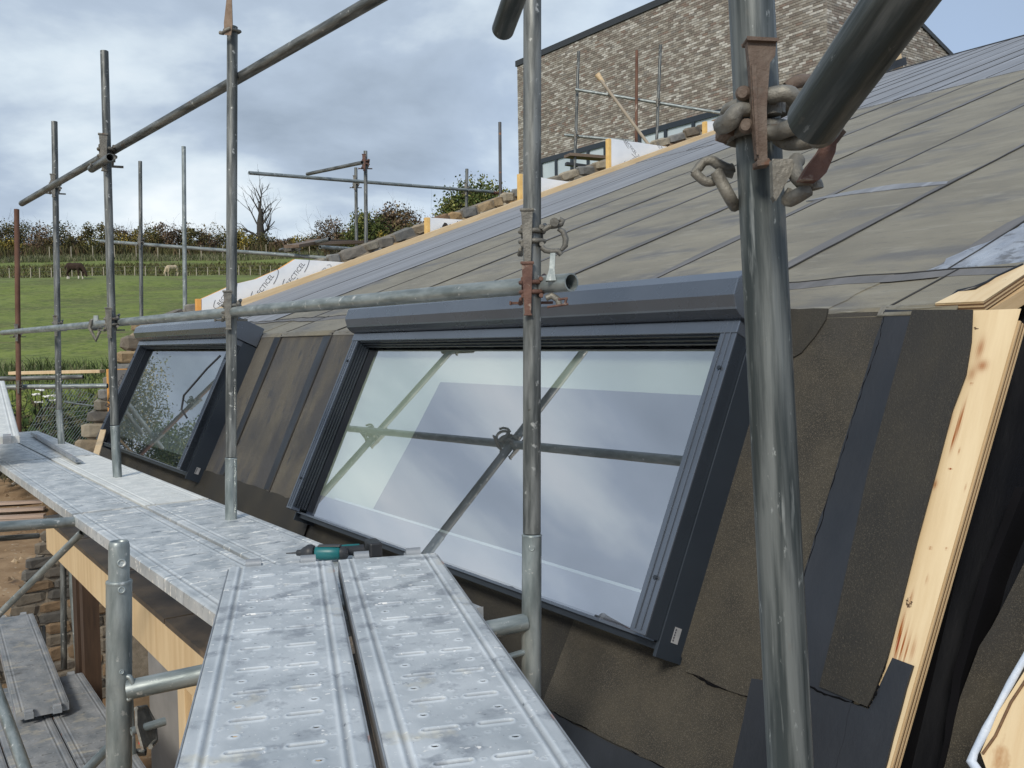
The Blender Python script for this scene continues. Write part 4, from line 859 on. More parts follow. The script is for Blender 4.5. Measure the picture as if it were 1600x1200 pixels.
S['170'] = vpole((163, 80), (179, 664), 5.6, 'upright tube in front of the far roof window', GALV, group=GU)
vpole((179.5, 666), (182, 715), 5.6, 'bright frame leg standing below the tube at the far window', GALVB, zb=.2, group=GU, r=.0265, name='frame_leg')
S['86'] = vpole((85, 190), (92, 640), 7.6, 'upright tube second from the left, in front of the field', GALV, group=GU)
vpole((92, 641), (95, 680), 7.6, 'bright frame leg under the second tube from the left', GALVB, zb=.4, group=GU, r=.0265, name='frame_leg')
S['27'] = vpole((26, 327), (29, 600), 9.1, 'rusty brown upright tube at the far left', RUSTT, zb=ZC-.95, group=GU)
S['219'] = vpole((219, 252), (221, 495), 11.9, 'dull upright tube in the field left of the bright one', GALV, zb=gz(-4.9, 12), group='upright tubes beyond the gable wall')
S['287'] = vpole((287, 229), (289, 472), 10.6, 'bright upright tube rising behind the foil board', GALVB, zb=gz(-4, 10.6), group='upright tubes beyond the gable wall')
S['555'] = vpole((556, 262), (557, 380), 13.6, 'shorter of the paired uprights beyond the stone wall', GALV, zb=1, group='upright tubes beyond the gable wall')
S['571'] = vpole((571, 236), (572, 380), 11.7, 'taller of the paired uprights beyond the stone wall', GALV, zb=1, group='upright tubes beyond the gable wall')
S['730'] = vpole((729.5, 264), (729, 330), 13.9, 'short upright tube in front of the large green tree', GALV, zb=1, group='upright tubes beyond the gable wall')
S['781'] = vpole((781, 191), (782, 312), 13.7, 'dark upright tube with a rusty tip left of the brick house', mat('dark_rust_tip_tube', (.06, .06, .062), (.11, .11, .11), 8, (1, 1, .3), .5, None, .3, spots=[(4, .6, .66, (.30, .13, .06), (1, 1, 2))]), zb=1, group='upright tubes beyond the gable wall')
S['904'] = vpole((904, 80), (898, 262), 15.0, 'leftmost upright tube in front of the brick wall', GALV, zb=2, group='tubes in front of the brick house')
S['995'] = vpole((995, 79), (994, 222), 14.5, 'rust brown upright tube in front of the brick wall', RUSTT, zb=2, group='tubes in front of the brick house')
S['1030'] = vpole((1032, 70), (1026, 220), 14.6, 'rightmost upright tube in front of the brick wall', GALV, zb=2, group='tubes in front of the brick house')
# rails
LR0, LR1 = at(893, 441, 2.36), at(4, 520, 8.8)
pole(LR0, LR1, 'long handrail tube running along the deck past the roof windows', 'guard_rail', GALVB, group='guard rails beside the deck')
UR1, UR0 = at(34, 318, 7.5), at(600, -9, 3.3)
d_ = (UR0-UR1)/np.linalg.norm(UR0-UR1)
pole(UR1, UR0+d_*.5, 'high handrail tube sloping across the sky at the top left', 'guard_rail', GALV, group='guard rails beside the deck')
pole(at(142, 265, 5.9), at(420, 95, 3.6), 'second high rail whose end shows just under the top left handrail', 'guard_rail', GALV, group='guard rails beside the deck') if False else pole(at(143, 264, 5.75), at(172, 246, 5.4), 'stub end of a tube under the high handrail clamp', 'tube_stub', GALV)
pole(at(786, 46, 1.95), at(842, -110, 1.6), 'dark tube end hanging into the top of the picture', 'guard_rail', GALVN)
NR0, NR1 = at(1272, 188, .80), at(1437, -45, .62)
pole(NR0, NR1+(NR1-NR0)*1.2, 'thick looking near rail rising to the top right corner', 'guard_rail', GALVN)
pole(at(389, 270, 11.6), at(770, 300, 14.2), 'long level tube across the sky beyond the stone wall', 'guard_rail', GALVB, group='rails beyond the gable wall')
pole(at(768, 301, 14.2), at(815, 305, 14.6), 'rusty extension of the level tube by the stone wall', 'guard_rail', RUSTT, group='rails beyond the gable wall')
pole(at(480, 272, 12.6), at(566, 254, 11.5), 'short slanting tube joined above the long level tube', 'brace_tube', GALV)
pole(at(157, 377, 12.6), at(520, 404, 11.3), 'level tube crossing in front of the hedge', 'guard_rail', GALVB, group='rails beyond the gable wall')
pole(at(438, 391, 12.5), at(515, 374, 11.2), 'tube end lying under the weathered boards', 'ledger_tube', GALV)
pole(at(500, 386, 11.3), at(590, 392, 12.3), 'open ended tube beside the weathered boards', 'ledger_tube', GALVB)
pole(at(899, 140, 14.9), at(1165, 183, 14.4), 'upper level tube in front of the brick wall', 'guard_rail', GALVB, group='tubes in front of the brick house')
pole(at(882, 211, 15.2), at(990, 221, 14.8), 'lower level tube in front of the brick wall', 'guard_rail', GALVB, group='tubes in front of the brick house')
BRT = pole(at(935, 120, 14.3), at(1018, 232, 14.1), 'slanting timber coloured tube in front of the brick wall', 'brace_tube', mat('dusty_tube', (.30, .25, .19), (.40, .35, .27), 6, rough=.8), group='tubes in front of the brick house')
m = MB(); a = at(933, 116, 14.3); b = at(943, 130, 14.3); m.tube(a, b, .05, .028, 10); obj('tube_cap', m, BATT, BRT)
pole(at(-8, 605, 9.2), at(168, 603, 9.2), 'lower of two level tubes behind the netting', 'guard_rail', GALVB, group='tubes behind the netting')
pole(at(-8, 592, 9.9), at(130, 589, 9.9), 'upper of two level tubes behind the netting', 'guard_rail', GALV, group='tubes behind the netting')
pole(at(-40, 826, 4.05), at(118, 815, 4.36), 'transom tube poking out left from under the deck joint', 'transom_tube', GALVB)
pole(at(-30, 988, 4.75), at(128, 832, 4.45), 'thin diagonal brace under the deck joint', 'brace_tube', GALVB, r=.017)
pole(at(-30, 905, 7.3), at(75, 895, 8.3), 'level tube low behind the left transom', 'ledger_tube', GALV) if False else pole(at(-20, 843, 7.6), at(60, 837, 8.0), 'level tube in the shade behind the left transom', 'ledger_tube', GALV)
pole(at(100, 1045, 7.55), at(98, 800, 7.55), 'shaded upright standing on the lower planks', 'scaffold_standard', GALV)
pole(at(68, 1010, 8.3), at(66, 978, 8.3), 'short shaded upright beside the stone pier', 'scaffold_standard', GALV)
pole(at(-10, 1065, 4.1), at(75, 1300, 3.4), 'slanting tube at the bottom left corner', 'brace_tube', GALVB)
pole(at(110, 1230, 3.0), at(168, 1170, 3.2), 'tube rising to the near post at the bottom left', 'brace_tube', GALVB, r=.017)

# near frame: open spigot post, transom, pins
PA = at(186, 845, 2.2); PB = at(186, 1330, 2.2)
m = MB(); L_ = float(np.linalg.norm(PA-PB)); t0 = float(np.linalg.norm(at(186, 912, 2.2)-PB))
m.tube((0, 0, 0), (0, 0, t0), .0295, n=28); m.lathe([(t0, .0300), (t0+.004, .0305), (t0+.008, .0295), (t0+.009, .0245)], None, 28)
m.lathe([(t0, .0242), (L_-.012, .0242), (L_-.004, .0225), (L_, .0205), (L_-.002, .018), (L_-.05, .0175)], None, 28)
PO = empty('frame_post', tuple(PB), 'open topped near post with a crimped joint at the lower left', 'scaffold post', None, align(PB, PA)); obj('post_tube', m, GALVB, PO, WM[PO])
for (py, r_) in ((880, .007), (922, .006), (1050, .004)):
    c = at(190, py, 2.2); toC = (CAM-c)/np.linalg.norm(CAM-c); m = MB(); m.lathe([(0, r_*1.5), (.0015, r_*1.3), (.0005, r_*.8), (-.004, r_*.6)], align(c+toC*(.0235 if py < 900 else .0285), c+toC*.06), 16); obj('punched_hole', m, GALVB, PO)
pole(at(200, 1078, 2.18), at(333, 1050, 2.22), 'short welded transom from the near post to the deck', 'transom_tube', GALVB, r=.0235)
m = MB(); m.path([at(200+8*math.cos(a), 1075+18*math.sin(a), 2.17) for a in np.arange(-1.7, 1.8, .3)], .006, 6); tag(obj('weld_bead', m, GALVB), 'weld bead where the transom meets the near post', 'weld')
pole(at(205, 1143, 2.15), at(258, 1127, 2.2), 'stub pin below the transom of the near post', 'locking_pin', GALVB, r=.010)
m = MB(); c = at(238, 1132, 2.16); Mx = align(at(226, 1137, 2.17), at(240, 1131, 2.17))
m.prism([(-.05, -.035), (.02, -.045), (.05, -.01), (.045, .035), (0, .05), (-.03, .02)], -.003, .003, Mx=Mx); m.path([Mx@Vector(p) for p in [(-.05, -.035, .02), (.02, -.045, .0), (.05, -.01, 0), (.045, .035, 0), (0, .05, 0)]], .006, 6)
tag(obj('pin_flap', m, FIT), 'dusty hinged flap of the locking pin', 'locking flap')
m = MB(); m.box((0, 0, 0), (.014, .010, .010), align(at(222, 1158, 2.15), at(232, 1160, 2.15))); tag(obj('red_tag', m, mat('red_plastic', (.5, .02, .02))), 'small red tag under the locking pin', 'tag')
pole(at(752, 986, 2.40), at(822, 972, 2.44), 'short transom from the deck edge to the upright at the big window', 'transom_tube', GALVB, r=.0235)
pole(at(795, 1026, 2.42), at(822, 1018, 2.44), 'small pin under the right transom', 'locking_pin', GALVB, r=.008)

# couplers
def coupler(P, axA, axB, label, mt=FIT, sc=1., wedge2=True, mtw=None, front=None, loose=False):
    """band coupler: rings round tube A at P, hooks round tube B lying behind it, tapered wedges; front = direction of the wedge face"""
    P = V(*P); z = V(*axA)/np.linalg.norm(axA); f_ = V(*front) if front is not None else CAM-P; f_ = f_-z*(f_@z); f_ /= np.linalg.norm(f_)
    x = -f_; y = np.cross(z, x); Mx = frame(P, x, y, z)@Matrix.Scale(sc, 4); e = empty('tube_coupler', tuple(P), label, 'scaffold coupler', 'couplers on the scaffold tubes', frame(P, x, y, z)); mtw = mtw or mt
    def arc(r, a0, a1, zc, rt, n=10, pl='z', c=(0, 0, 0)):
        pts = []
        for k in range(n+1):
            a = a0+(a1-a0)*k/n; ca, sa = r*math.cos(a), r*math.sin(a)
            pts.append(Mx@Vector((c[0]+ca, c[1]+sa, c[2]+zc) if pl == 'z' else (c[0]+ca, c[1]+zc, c[2]+sa)))
        return pts
    for zc in (.014, -.012):
        m = MB(); m.path(arc(.031, R(35), R(325), zc, .006, 14), .0062*sc, 8); obj('clamp_band', m, mt, e)
    m = MB(); m.box((.036, 0, 0), (.014, .058, .052), Mx); obj('saddle', m, mt, e, bevel=.002*sc)
    # rivets
    for (yy, zc) in ((.024, .022), (-.024, .022), (.024, -.022), (-.024, -.022)):
        m = MB(); m.tube(Mx@Vector((-.012, yy, zc)), Mx@Vector((-.034, yy, zc)), .006*sc, n=10); obj('rivet', m, mt, e)
    # wedge in front
    m = MB(); m.box((-.036, .012, -.006), (.008, .017, .135), Mx, taper=(1, 1.75)); m.box((-.036, .012, .064), (.014, .036, .007), Mx); m.box((-.036, .012, -.073), (.013, .022, .005), Mx); obj('wedge', m, mtw, e, bevel=.0015*sc)
    for yy in (-.017, .017):
        m = MB(); m.path(arc(.030, R(-150), R(120), yy, .006, 12, 'y', (.058, 0, 0)), .0065*sc, 8); obj('hook', m, mt, e)
    m = MB(); m.path([Mx@Vector(p) for p in ((.03, -.03, .028), (.05, -.034, .036), (.075, -.03, .034), (.09, -.03, .02))], .006*sc, 7); obj('link_bar', m, mt, e)
    m = MB(); m.path([Mx@Vector(p) for p in ((.03, .03, -.028), (.05, .034, -.04), (.075, .03, -.038), (.09, .028, -.026))], .006*sc, 7); obj('link_bar', m, mt, e)
    if wedge2:
        m = MB(); m.box((.062, .0, -.038), (.018, .115, .007), Mx); m.box((.062, .060, -.038), (.030, .006, .010), Mx); obj('cross_wedge', m, mtw, e, bevel=.001*sc)
    return e
def onrail(A_, B_, t): return A_+(B_-A_)*t
zv = V(0, 0, 1)
def poleat(k, py):
    a, b, _ = S[k]; # point on pole projecting to row py
    best = None
    for t in np.linspace(0, 1, 400):
        X = a+(b-a)*t; d = X-CAM; dep = d@fw; yy = 600-F*(d@UP)/dep
        if best is None or abs(yy-py) < best[0]: best = (abs(yy-py), X)
    return best[1]
rail = LR1-LR0
coupler(poleat('832', 449), zv, rail, 'red brown coupler holding the handrail to the post at the big window', REDF)
coupler(poleat('362', 484), zv, rail, 'grey coupler where the handrail passes the post by the far window', FIT, 1.25)
coupler(poleat('170', 503), zv, rail, 'grey coupler on the handrail in front of the far window', FIT, 1.3)
coupler(poleat('86', 508), zv, rail, 'small coupler on the handrail second from the left', FIT, 1.2, True)
coupler(poleat('27', 519), zv, rail, 'coupler at the left end of the handrail on the rusty tube', FIT, 1.2, True)
coupler(poleat('170', 240), zv, UR1-UR0, 'cluster coupler on the high handrail near the tall left post', FIT, 1.6)
coupler(poleat('86', 290), zv, UR1-UR0, 'coupler at the left end of the high handrail', FIT, 1.35)
coupler(poleat('571', 255), zv, rail, 'rusty coupler near the top of the paired uprights', REDF, 1.5)
coupler(poleat('555', 285), zv, rail, 'coupler on the shorter paired upright', FIT, 1.5)
coupler(poleat('219', 377), zv, rail, 'coupler on the dull upright at hedge height', FIT, 1.3)
coupler(poleat('730', 296), zv, rail, 'coupler on the short upright by the green tree', FIT, 1.3)
coupler(poleat('904', 212), zv, rail, 'coupler low on the leftmost brick wall tube', FIT, 1.)
coupler(poleat('1030', 160), zv, rail, 'coupler on the rightmost brick wall tube', FIT, 1.)
coupler(at(953, 148, 14.5), V(.6, 0, -.8), rail, 'coupler joining the slanting tube to the level tube', FIT, .9)
coupler(at(454, 388, 12.2), rail, rail, 'coupler under the weathered boards', FIT, 1.4)
coupler(at(30, 604, 9.1), zv, rail, 'coupler on the level tubes behind the netting', FIT, .9)
# open loose coupler above the handrail end
P = poleat('832', 370); coupler(P, zv, rail, 'grey loose coupler with an open ring above the handrail end', FIT, 1.05, False)
e = empty('open_clamp_ring', tuple(at(868, 372, 2.4)), 'open hinged ring dangling over the handrail end', 'scaffold coupler')
Z_ = 2.42
m = MB(); m.path([at(848, 360, Z_), at(858, 354, Z_), at(868, 353, Z_), at(877, 350, Z_), at(880, 345, Z_), at(874, 343, Z_)], .0075, 8); obj('hook', m, FIT, e)
m = MB(); m.path([at(872, 357, Z_), at(880, 362, Z_), at(884, 373, Z_), at(883, 384, Z_), at(877, 391, Z_)], .006, 8, 0, [.006, .008, .008, .008, .005]); obj('ring', m, FIT, e)
m = MB(); m.path([at(846, 386, Z_), at(852, 391, Z_), at(862, 393, Z_), at(872, 392, Z_), at(877, 398, Z_)], .0078, 8); obj('hook', m, FIT, e)
m = MB(); m.tube(at(866, 347, Z_-.02), at(868, 348, Z_+.02), .012, n=12); obj('nut', m, FIT, e)
m = MB(); Mx = align(at(864, 396, Z_-.01), at(862, 446, Z_-.05)); L_ = .085; m.add([Mx@Vector(p) for p in [(-.007, -.003, 0), (.007, -.003, 0), (.007, .003, 0), (-.007, .003, 0), (-.008, -.003, .05), (.006, -.003, .05), (.006, .003, .05), (-.008, .003, .05), (-.016, -.004, L_), (.011, -.004, L_), (.011, .004, L_), (-.016, .004, L_)]], [(0, 1, 5, 4), (1, 2, 6, 5), (2, 3, 7, 6), (3, 0, 4, 7), (4, 5, 9, 8), (5, 6, 10, 9), (6, 7, 11, 10), (7, 4, 8, 11), (8, 9, 10, 11), (3, 2, 1, 0)]); obj('wedge', m, GALVB, e)
e = empty('loose_wedge', tuple(at(872, 474, 2.4)), 'rust red wedge bracket below the handrail end', 'scaffold wedge')
m = MB(); m.path([at(853, 466, 2.4), at(862, 462, 2.4), at(872, 468, 2.4), at(874, 476, 2.4)], .009, 8); obj('hook', m, FIT, e)
m = MB(); 
for a_, b_ in (((855, 480), (888, 475)), ((872, 468), (887, 466)), ((885, 466), (883, 475))): m.tube(at(*a_, 2.36), at(*b_, 2.36), .0035, n=6)
obj('bracket', m, REDF, e)
# rusty wedge clamp on top of post 362
e = empty('wedge_clamp', tuple(at(362, 46, 4.15)), 'rusty tan wedge clamp standing on top of the tall post', 'scaffold coupler')
m = MB(); Mx = align(at(356, 55, 4.14), at(357, -6, 4.1)); m.add([Mx@Vector(p) for p in [(-.015, -.004, 0), (.015, -.004, 0), (.015, .004, 0), (-.015, .004, 0), (-.018, -.004, .05), (.021, -.004, .05), (.021, .004, .05), (-.018, .004, .05), (-.005, -.004, .18), (.014, -.004, .18), (.014, .004, .18), (-.005, .004, .18)]], [(0, 1, 5, 4), (1, 2, 6, 5), (2, 3, 7, 6), (3, 0, 4, 7), (4, 5, 9, 8), (5, 6, 10, 9), (6, 7, 11, 10), (7, 4, 8, 11), (8, 9, 10, 11), (3, 2, 1, 0)]); obj('wedge', m, mat('tan_rust', (.24, .17, .12), (.33, .25, .19), 40, rough=.8), e)
m = MB(); c = V(*at(363, 49, 4.2)); m.path([c+V(.036*math.cos(a), .036*math.sin(a), .003*math.sin(a*2)) for a in np.arange(0, 6.5, .4)], .006, 7); m.path([at(344, 51, 4.15), at(348, 52, 4.14), at(353, 47, 4.13), at(360, 44, 4.13)], .009, 7); obj('clamp_band', m, FIT, e)
# the hanging V clip on the handrail
e = empty('hanging_clip', tuple(at(149, 512, 5.95)), 'V shaped clip hanging from the handrail between two posts', 'scaffold clip')
q3 = lambda a, b: at(a, b, 6.05)
m = MB(); m.path([q3(143, 500), q3(140, 512), q3(150, 532), q3(158, 512), q3(154, 500)], .012, 6); obj('clip_loop', m, FIT, e)
m = MB(); c = V(*at(148, 507, 6.2)); rd = rail/np.linalg.norm(rail); nn = np.cross(rd, zv); m.path([c+nn*.034*math.cos(a)+zv*.034*math.sin(a) for a in np.arange(0, 6.5, .4)], .009, 7); obj('clip_ring', m, FIT, e)
m = MB(); m.box((0, 0, 0), (.03, .01, .06), align(q3(150, 500), q3(150, 512))); obj('clip_plate', m, GALVB, e)

# big near coupler cluster
PN = poleat('near', 182); ZN = .98
e = empty('near_coupler', tuple(PN), 'large rusty wedge coupler on the nearest post', 'scaffold coupler')
def chain(name, pts, r, mt=FIT, n=10, radii=None):
    sp = []; P_ = [V(*at(*p)) for p in pts]
    for k in range(len(P_)-1):
        p0, p1, p2, p3 = P_[max(k-1, 0)], P_[k], P_[k+1], P_[min(k+2, len(P_)-1)]
        for t in np.linspace(0, 1, 5)[:-1]: sp.append(.5*((2*p1)+(-p0+p2)*t+(2*p0-5*p1+4*p2-p3)*t*t+(-p0+3*p1-3*p2+p3)*t**3))
    sp.append(P_[-1]); rr = None
    if radii: rr = list(np.interp(np.linspace(0, 1, len(sp)), np.linspace(0, 1, len(radii)), radii))
    m = MB(); m.path(sp, r, n, 0, rr); return obj(name, m, mt, e)
# wedge
w_ = [(1165, 64), (1211, 67), (1209, 90), (1201, 101), (1196, 170), (1197, 250), (1181, 250), (1174, 180), (1170, 110)]
Fq = frame(at(1188, 160, .925), RT, UP, np.cross(RT, UP))
def loc(p, Z=.925):
    X = at(p[0], p[1], Z)-at(1188, 160, Z); return (X@RT, X@UP)
m = MB(); m.prism([loc(p) for p in w_], -.005, .005); obj('wedge', m, RUST, e, Fq, bevel=.0015)
m = MB(); m.prism([loc(p) for p in [(1163, 62), (1213, 65), (1212, 70), (1164, 68)]], -.012, .010); obj('wedge_lip', m, RUST, e, Fq, bevel=.002); m = MB(); m.prism([loc(p) for p in [(1180, 252), (1198, 250), (1203, 259), (1180, 262)]], -.010, .008); obj('wedge_lip', m, RUST, e, Fq, bevel=.002)
m = MB(); m.prism([loc(p) for p in [(1171, 105), (1178, 105), (1182, 245), (1179, 245)]], .0055, .0085); obj('wedge_rib', m, RUST, e, Fq, bevel=.001)
chain('link', [(1172, 173, .935), (1155, 172, .93), (1146, 180, .93), (1140, 190, .935), (1128, 196, .96)], .0075, FIT, radii=[.007, .008, .009, .010, .010])
chain('link', [(1200, 150, .93), (1222, 146, .925), (1236, 148, .925), (1241, 156, .93)], .0085)
chain('link', [(1230, 138, .96), (1245, 128, .96), (1262, 126, .97)], .007, RUST)
chain('link', [(1200, 208, .93), (1218, 206, .92), (1236, 199, .90), (1262, 192, .90)], .0085)
chain('link', [(1218, 216, .95), (1232, 222, .93), (1252, 222, .91), (1275, 216, .90), (1288, 208, .90)], .0085)
for p in ((1163, 146), (1168, 197)):
    m = MB(); m.tube(at(*p, .955), at(p[0]-2, p[1], .93), .0078, n=14); m.tube(at(p[0]-2, p[1], .93), at(p[0]-3, p[1]-1, .925), .0078, .005, n=14); obj('rivet', m, RUST, e)
m = MB(); m.tube(at(1206, 160, .945), at(1207, 180, .945), .010, n=8); m.tube(at(1214, 158, .95), at(1214, 178, .95), .009, n=10); obj('bolt', m, FIT, e)
Fs = frame(at(1145, 205, .965), RT, UP, np.cross(RT, UP))
l2 = lambda p, Z, O: ((at(p[0], p[1], Z)-at(O[0], O[1], Z))@RT, (at(p[0], p[1], Z)-at(O[0], O[1], Z))@UP)
m = MB(); m.prism([l2(p, .965, (1145, 205)) for p in [(1125, 190), (1134, 181), (1158, 184), (1160, 200), (1144, 206), (1142, 218), (1124, 212)]], -.02, .012); obj('saddle', m, RUST, e, Fs, bevel=.004)
m = MB(); c = PN; ax = (S['near'][0]-S['near'][1]); ax /= np.linalg.norm(ax); fx = np.cross(ax, V(0, 1, 0)); fx /= np.linalg.norm(fx); fy = np.cross(ax, fx)
for dz in (.012, -.014): m.path([c+ax*dz+fx*.032*math.cos(a)+fy*.032*math.sin(a) for a in np.arange(0, 6.5, .3)], .0075, 8)
obj('clamp_band', m, FIT, e)
# lower right plates and hooks
Fr = frame(at(1270, 235, .86), RT, UP, np.cross(RT, UP)); l3 = lambda p: l2(p, .86, (1270, 235))
m = MB(); m.prism([l3(p) for p in [(1285, 226), (1297, 205), (1306, 214), (1302, 240), (1288, 272), (1276, 284), (1248, 282), (1262, 258), (1278, 238)]], -.008, .006); obj('flap', m, REDF, e, Fr, bevel=.002)
m = MB(); m.prism([l3(p) for p in [(1300, 202), (1312, 200), (1320, 208), (1306, 226)]], -.004, .004); obj('pin', m, BATT if False else RUST, e, Fr, bevel=.001)
chain('link', [(1246, 250, .90), (1240, 262, .89), (1252, 282, .88), (1270, 286, .88), (1274, 296, .88)], .008)
chain('link', [(1240, 300, .89), (1232, 312, .89), (1246, 306, .88), (1262, 296, .88)], .0075)
m = MB(); m.prism([l3(p) for p in [(1216, 240), (1250, 240), (1248, 262), (1222, 308), (1218, 300)]], -.03, -.02); obj('plate', m, FIT, e, Fr, bevel=.002)
chain('hook', [(1268, 215, .84), (1278, 222, .83), (1296, 214, .83), (1312, 190, .84), (1318, 168, .85)], .006)
# left dangling hook
e = empty('dangling_hook', tuple(at(1120, 275, 1.0)), 'grey hooked eye bolt dangling left of the nearest post', 'scaffold hook')
chain('hook', [(1146, 262, 1.0), (1138, 264, 1.0), (1124, 258, 1.0), (1112, 251, 1.0), (1100, 253, 1.0), (1092, 262, 1.0), (1083, 272, 1.0)], .0058, radii=[.0055, .006, .006, .0055, .005, .0055, .004])
chain('eye', [(1084, 268, .99), (1092, 276, .99), (1103, 284, .99), (1116, 283, .99), (1122, 275, .99), (1126, 268, 1.0), (1146, 272, 1.0)], .0052)
chain('bolt', [(1119, 268, .98), (1128, 286, .98), (1140, 308, .98), (1148, 322, 1.)], .0068)

# ------------------------------------------------------------------ steel deck planks
def plank_mesh(name, L, res, W=.32, th=.05, fine=True):
    nx = int(W/res)+1; ny = int(L/res)+1; x = np.linspace(-W/2, W/2, nx); y = np.linspace(0, L, ny); X, Y = np.meshgrid(x, y); Z = np.zeros_like(X); C = np.ones_like(X); hole = np.zeros_like(X, bool)
    for xr in (-.121, .121):
        d = np.abs(X-xr); Z += -.0035*np.exp(-(d/.0035)**2)+.0016*np.exp(-((d-.0095)/.0035)**2); C *= 1-.32*np.exp(-(d/.0035)**2); C += .22*np.exp(-((d-.010)/.004)**2)
    e_ = np.minimum(X+W/2, W/2-X); Z -= .004*np.clip(1-e_/.006, 0, 1)**2
    p = .137; ky = np.floor(Y/p+.5); fy = Y-ky*p; act = (Y > .06) & (Y < L-.06)
    def slot(cx, cy_off, hl, r, up=.0026, dn=.003):
        f2 = (Y-cy_off)-np.round((Y-cy_off)/p)*p
        dx = np.maximum(np.abs(X-cx)-hl, 0); d = np.hypot(dx, f2); k = np.exp(-((d-r)/(.0028))**2)*act; i_ = (d < r*.62)&act
        return k, i_
    for cx in (-.052, .052):
        k, i_ = slot(cx, 0, .026, .0095); Z[:] += .0028*k-.0045*i_; C[:] += .26*k-.50*i_
    for (cx, oy, r) in ((-.072, .5*p, .0068), (.072, .5*p, .0068)):
        k, i_ = slot(cx, oy, .002, r); Z[:] += .0022*k; C[:] += .30*k; 
        if fine: hole |= i_
        else: C[:] -= .6*i_
    for (cx, oy, r) in ((0, 0, .0045), (0, .38*p, .004), (0, .7*p, .004), (-.098, .2*p, .0045), (.098, .2*p, .0045), (-.03, .25*p, .003), (.03, .78*p, .003), (-.1, .75*p, .003), (.105, .7*p, .003), (-.05, .18*p, .003), (.055, .2*p, .003)):
        k, i_ = slot(cx, oy, .001, r); Z[:] += .0012*k-.0015*i_; C[:] += .16*k-.25*i_
    nz_ = np.random.rand(ny, nx)
    C = np.clip(C, .12, 1.5)
    vs = np.stack([X, Y, Z], -1).reshape(-1, 3); idx = np.arange(nx*ny).reshape(ny, nx)
    q = np.stack([idx[:-1, :-1], idx[:-1, 1:], idx[1:, 1:], idx[1:, :-1]], -1).reshape(-1, 4)
    if fine:
        hq = (hole[:-1, :-1] & hole[1:, 1:]).reshape(-1); q = q[~hq]
    nb = len(vs); sides = []; ex = []
    for sx in (-1, 1):
        b0 = nb+len(ex); a = sx*W/2
        ex += [(a, 0, -.004), (a, L, -.004), (a, L, -th), (a, 0, -th), (a-sx*.03, 0, -th), (a-sx*.03, L, -th)]
        sides += [(b0, b0+1, b0+2, b0+3) if sx > 0 else (b0+3, b0+2, b0+1, b0), (b0+3, b0+2, b0+5, b0+4)]
    b0 = nb+len(ex)
    for yy in (0, L): ex += [(-W/2, yy, 0), (W/2, yy, 0), (W/2, yy, -th), (-W/2, yy, -th)]
    sides += [(b0, b0+3, b0+2, b0+1), (b0+4, b0+5, b0+6, b0+7)]
    allv = np.concatenate([vs, np.array(ex)]); me = bpy.data.meshes.new(name)
    nq = len(q); faces = np.concatenate([q, np.array(sides)]); nf = len(faces)
    me.vertices.add(len(allv)); me.vertices.foreach_set('co', allv.astype(np.float32).ravel()); me.loops.add(nf*4); me.loops.foreach_set('vertex_index', faces.astype(np.int32).ravel())
    me.polygons.add(nf); me.polygons.foreach_set('loop_start', np.arange(0, nf*4, 4, dtype=np.int32)); me.polygons.foreach_set('loop_total', np.full(nf, 4, np.int32))
    me.polygons.foreach_set('use_smooth', np.concatenate([np.ones(nq, bool), np.zeros(nf-nq, bool)])); me.update(calc_edges=True)
    a = me.color_attributes.new('tone', 'FLOAT_COLOR', 'POINT'); cc = np.ones((len(allv), 4), np.float32); cc[:nb, :3] = C.reshape(-1, 1); a.data.foreach_set('color', cc.ravel())
    me.materials.append(GALVD); return me
PMF = plank_mesh('plank_deck', 2.5, .0024); PMM = plank_mesh('plank_deck_mid', 2.5, .0055, fine=False); PMM.materials.clear(); PMM.materials.append(GALVM)
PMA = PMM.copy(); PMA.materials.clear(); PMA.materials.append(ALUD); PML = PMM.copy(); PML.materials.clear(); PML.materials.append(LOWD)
def plank(O, dirv, me, label, group, W=.32, zup=(0, 0, 1), L=2.5, claws=True, gaps=0):
    O = V(*O); y = V(*dirv)/np.linalg.norm(dirv); z = V(*zup); x = np.cross(y, z); x /= np.linalg.norm(x); z = np.cross(x, y); Fm = frame(O, x, y, z)
    e = empty('deck_plank', tuple(O), label, 'scaffold plank', group, Fm); obj('plank_deck', me, None, e, Fm)
    if claws:
        for yy, s_ in ((0, -1), (L, 1)):
            for xx in (-.085, .085):
                m = MB(); m.box((xx, yy+s_*.018, -.006), (.055, .045, .010)); m.box((xx, yy+s_*.042, -.022), (.055, .010, .04)); m.lathe([(-.024, .018), (.024, .018)], T(xx, yy+s_*.016, .002)@Matrix.Rotation(R(90), 4, 'Y'), 12); obj('hook_claw', m, GALVDK, e, Fm, bevel=.002)
        for sx in (-1, 1): m = MB(); m.box((sx*.161, L/2, -.026), (.003, L-.03, .050)); obj('side_rail', m, GALVDK, e, Fm)
    return e
nd = V(.239, -.971, 0); npx = V(.971, .239, 0); NZ = ZC-.70
o1 = V(-.905, 2.84, NZ); 
plank(o1+npx*.162, nd, PMF, 'left plank of the near raised deck, dimpled galvanised steel', 'perforated steel planks of the near deck')
plank(o1+npx*.503, nd, PMF, 'right plank of the near raised deck, running under the front post', 'perforated steel planks of the near deck')
md = V(.5955, -.8033, 0); mp = V(.8033, .5955, 0); MZ = ZC-.80; j1 = V(-2.12, 4.33, MZ)
GP = 'steel planks of the long deck'
sp = 2.53
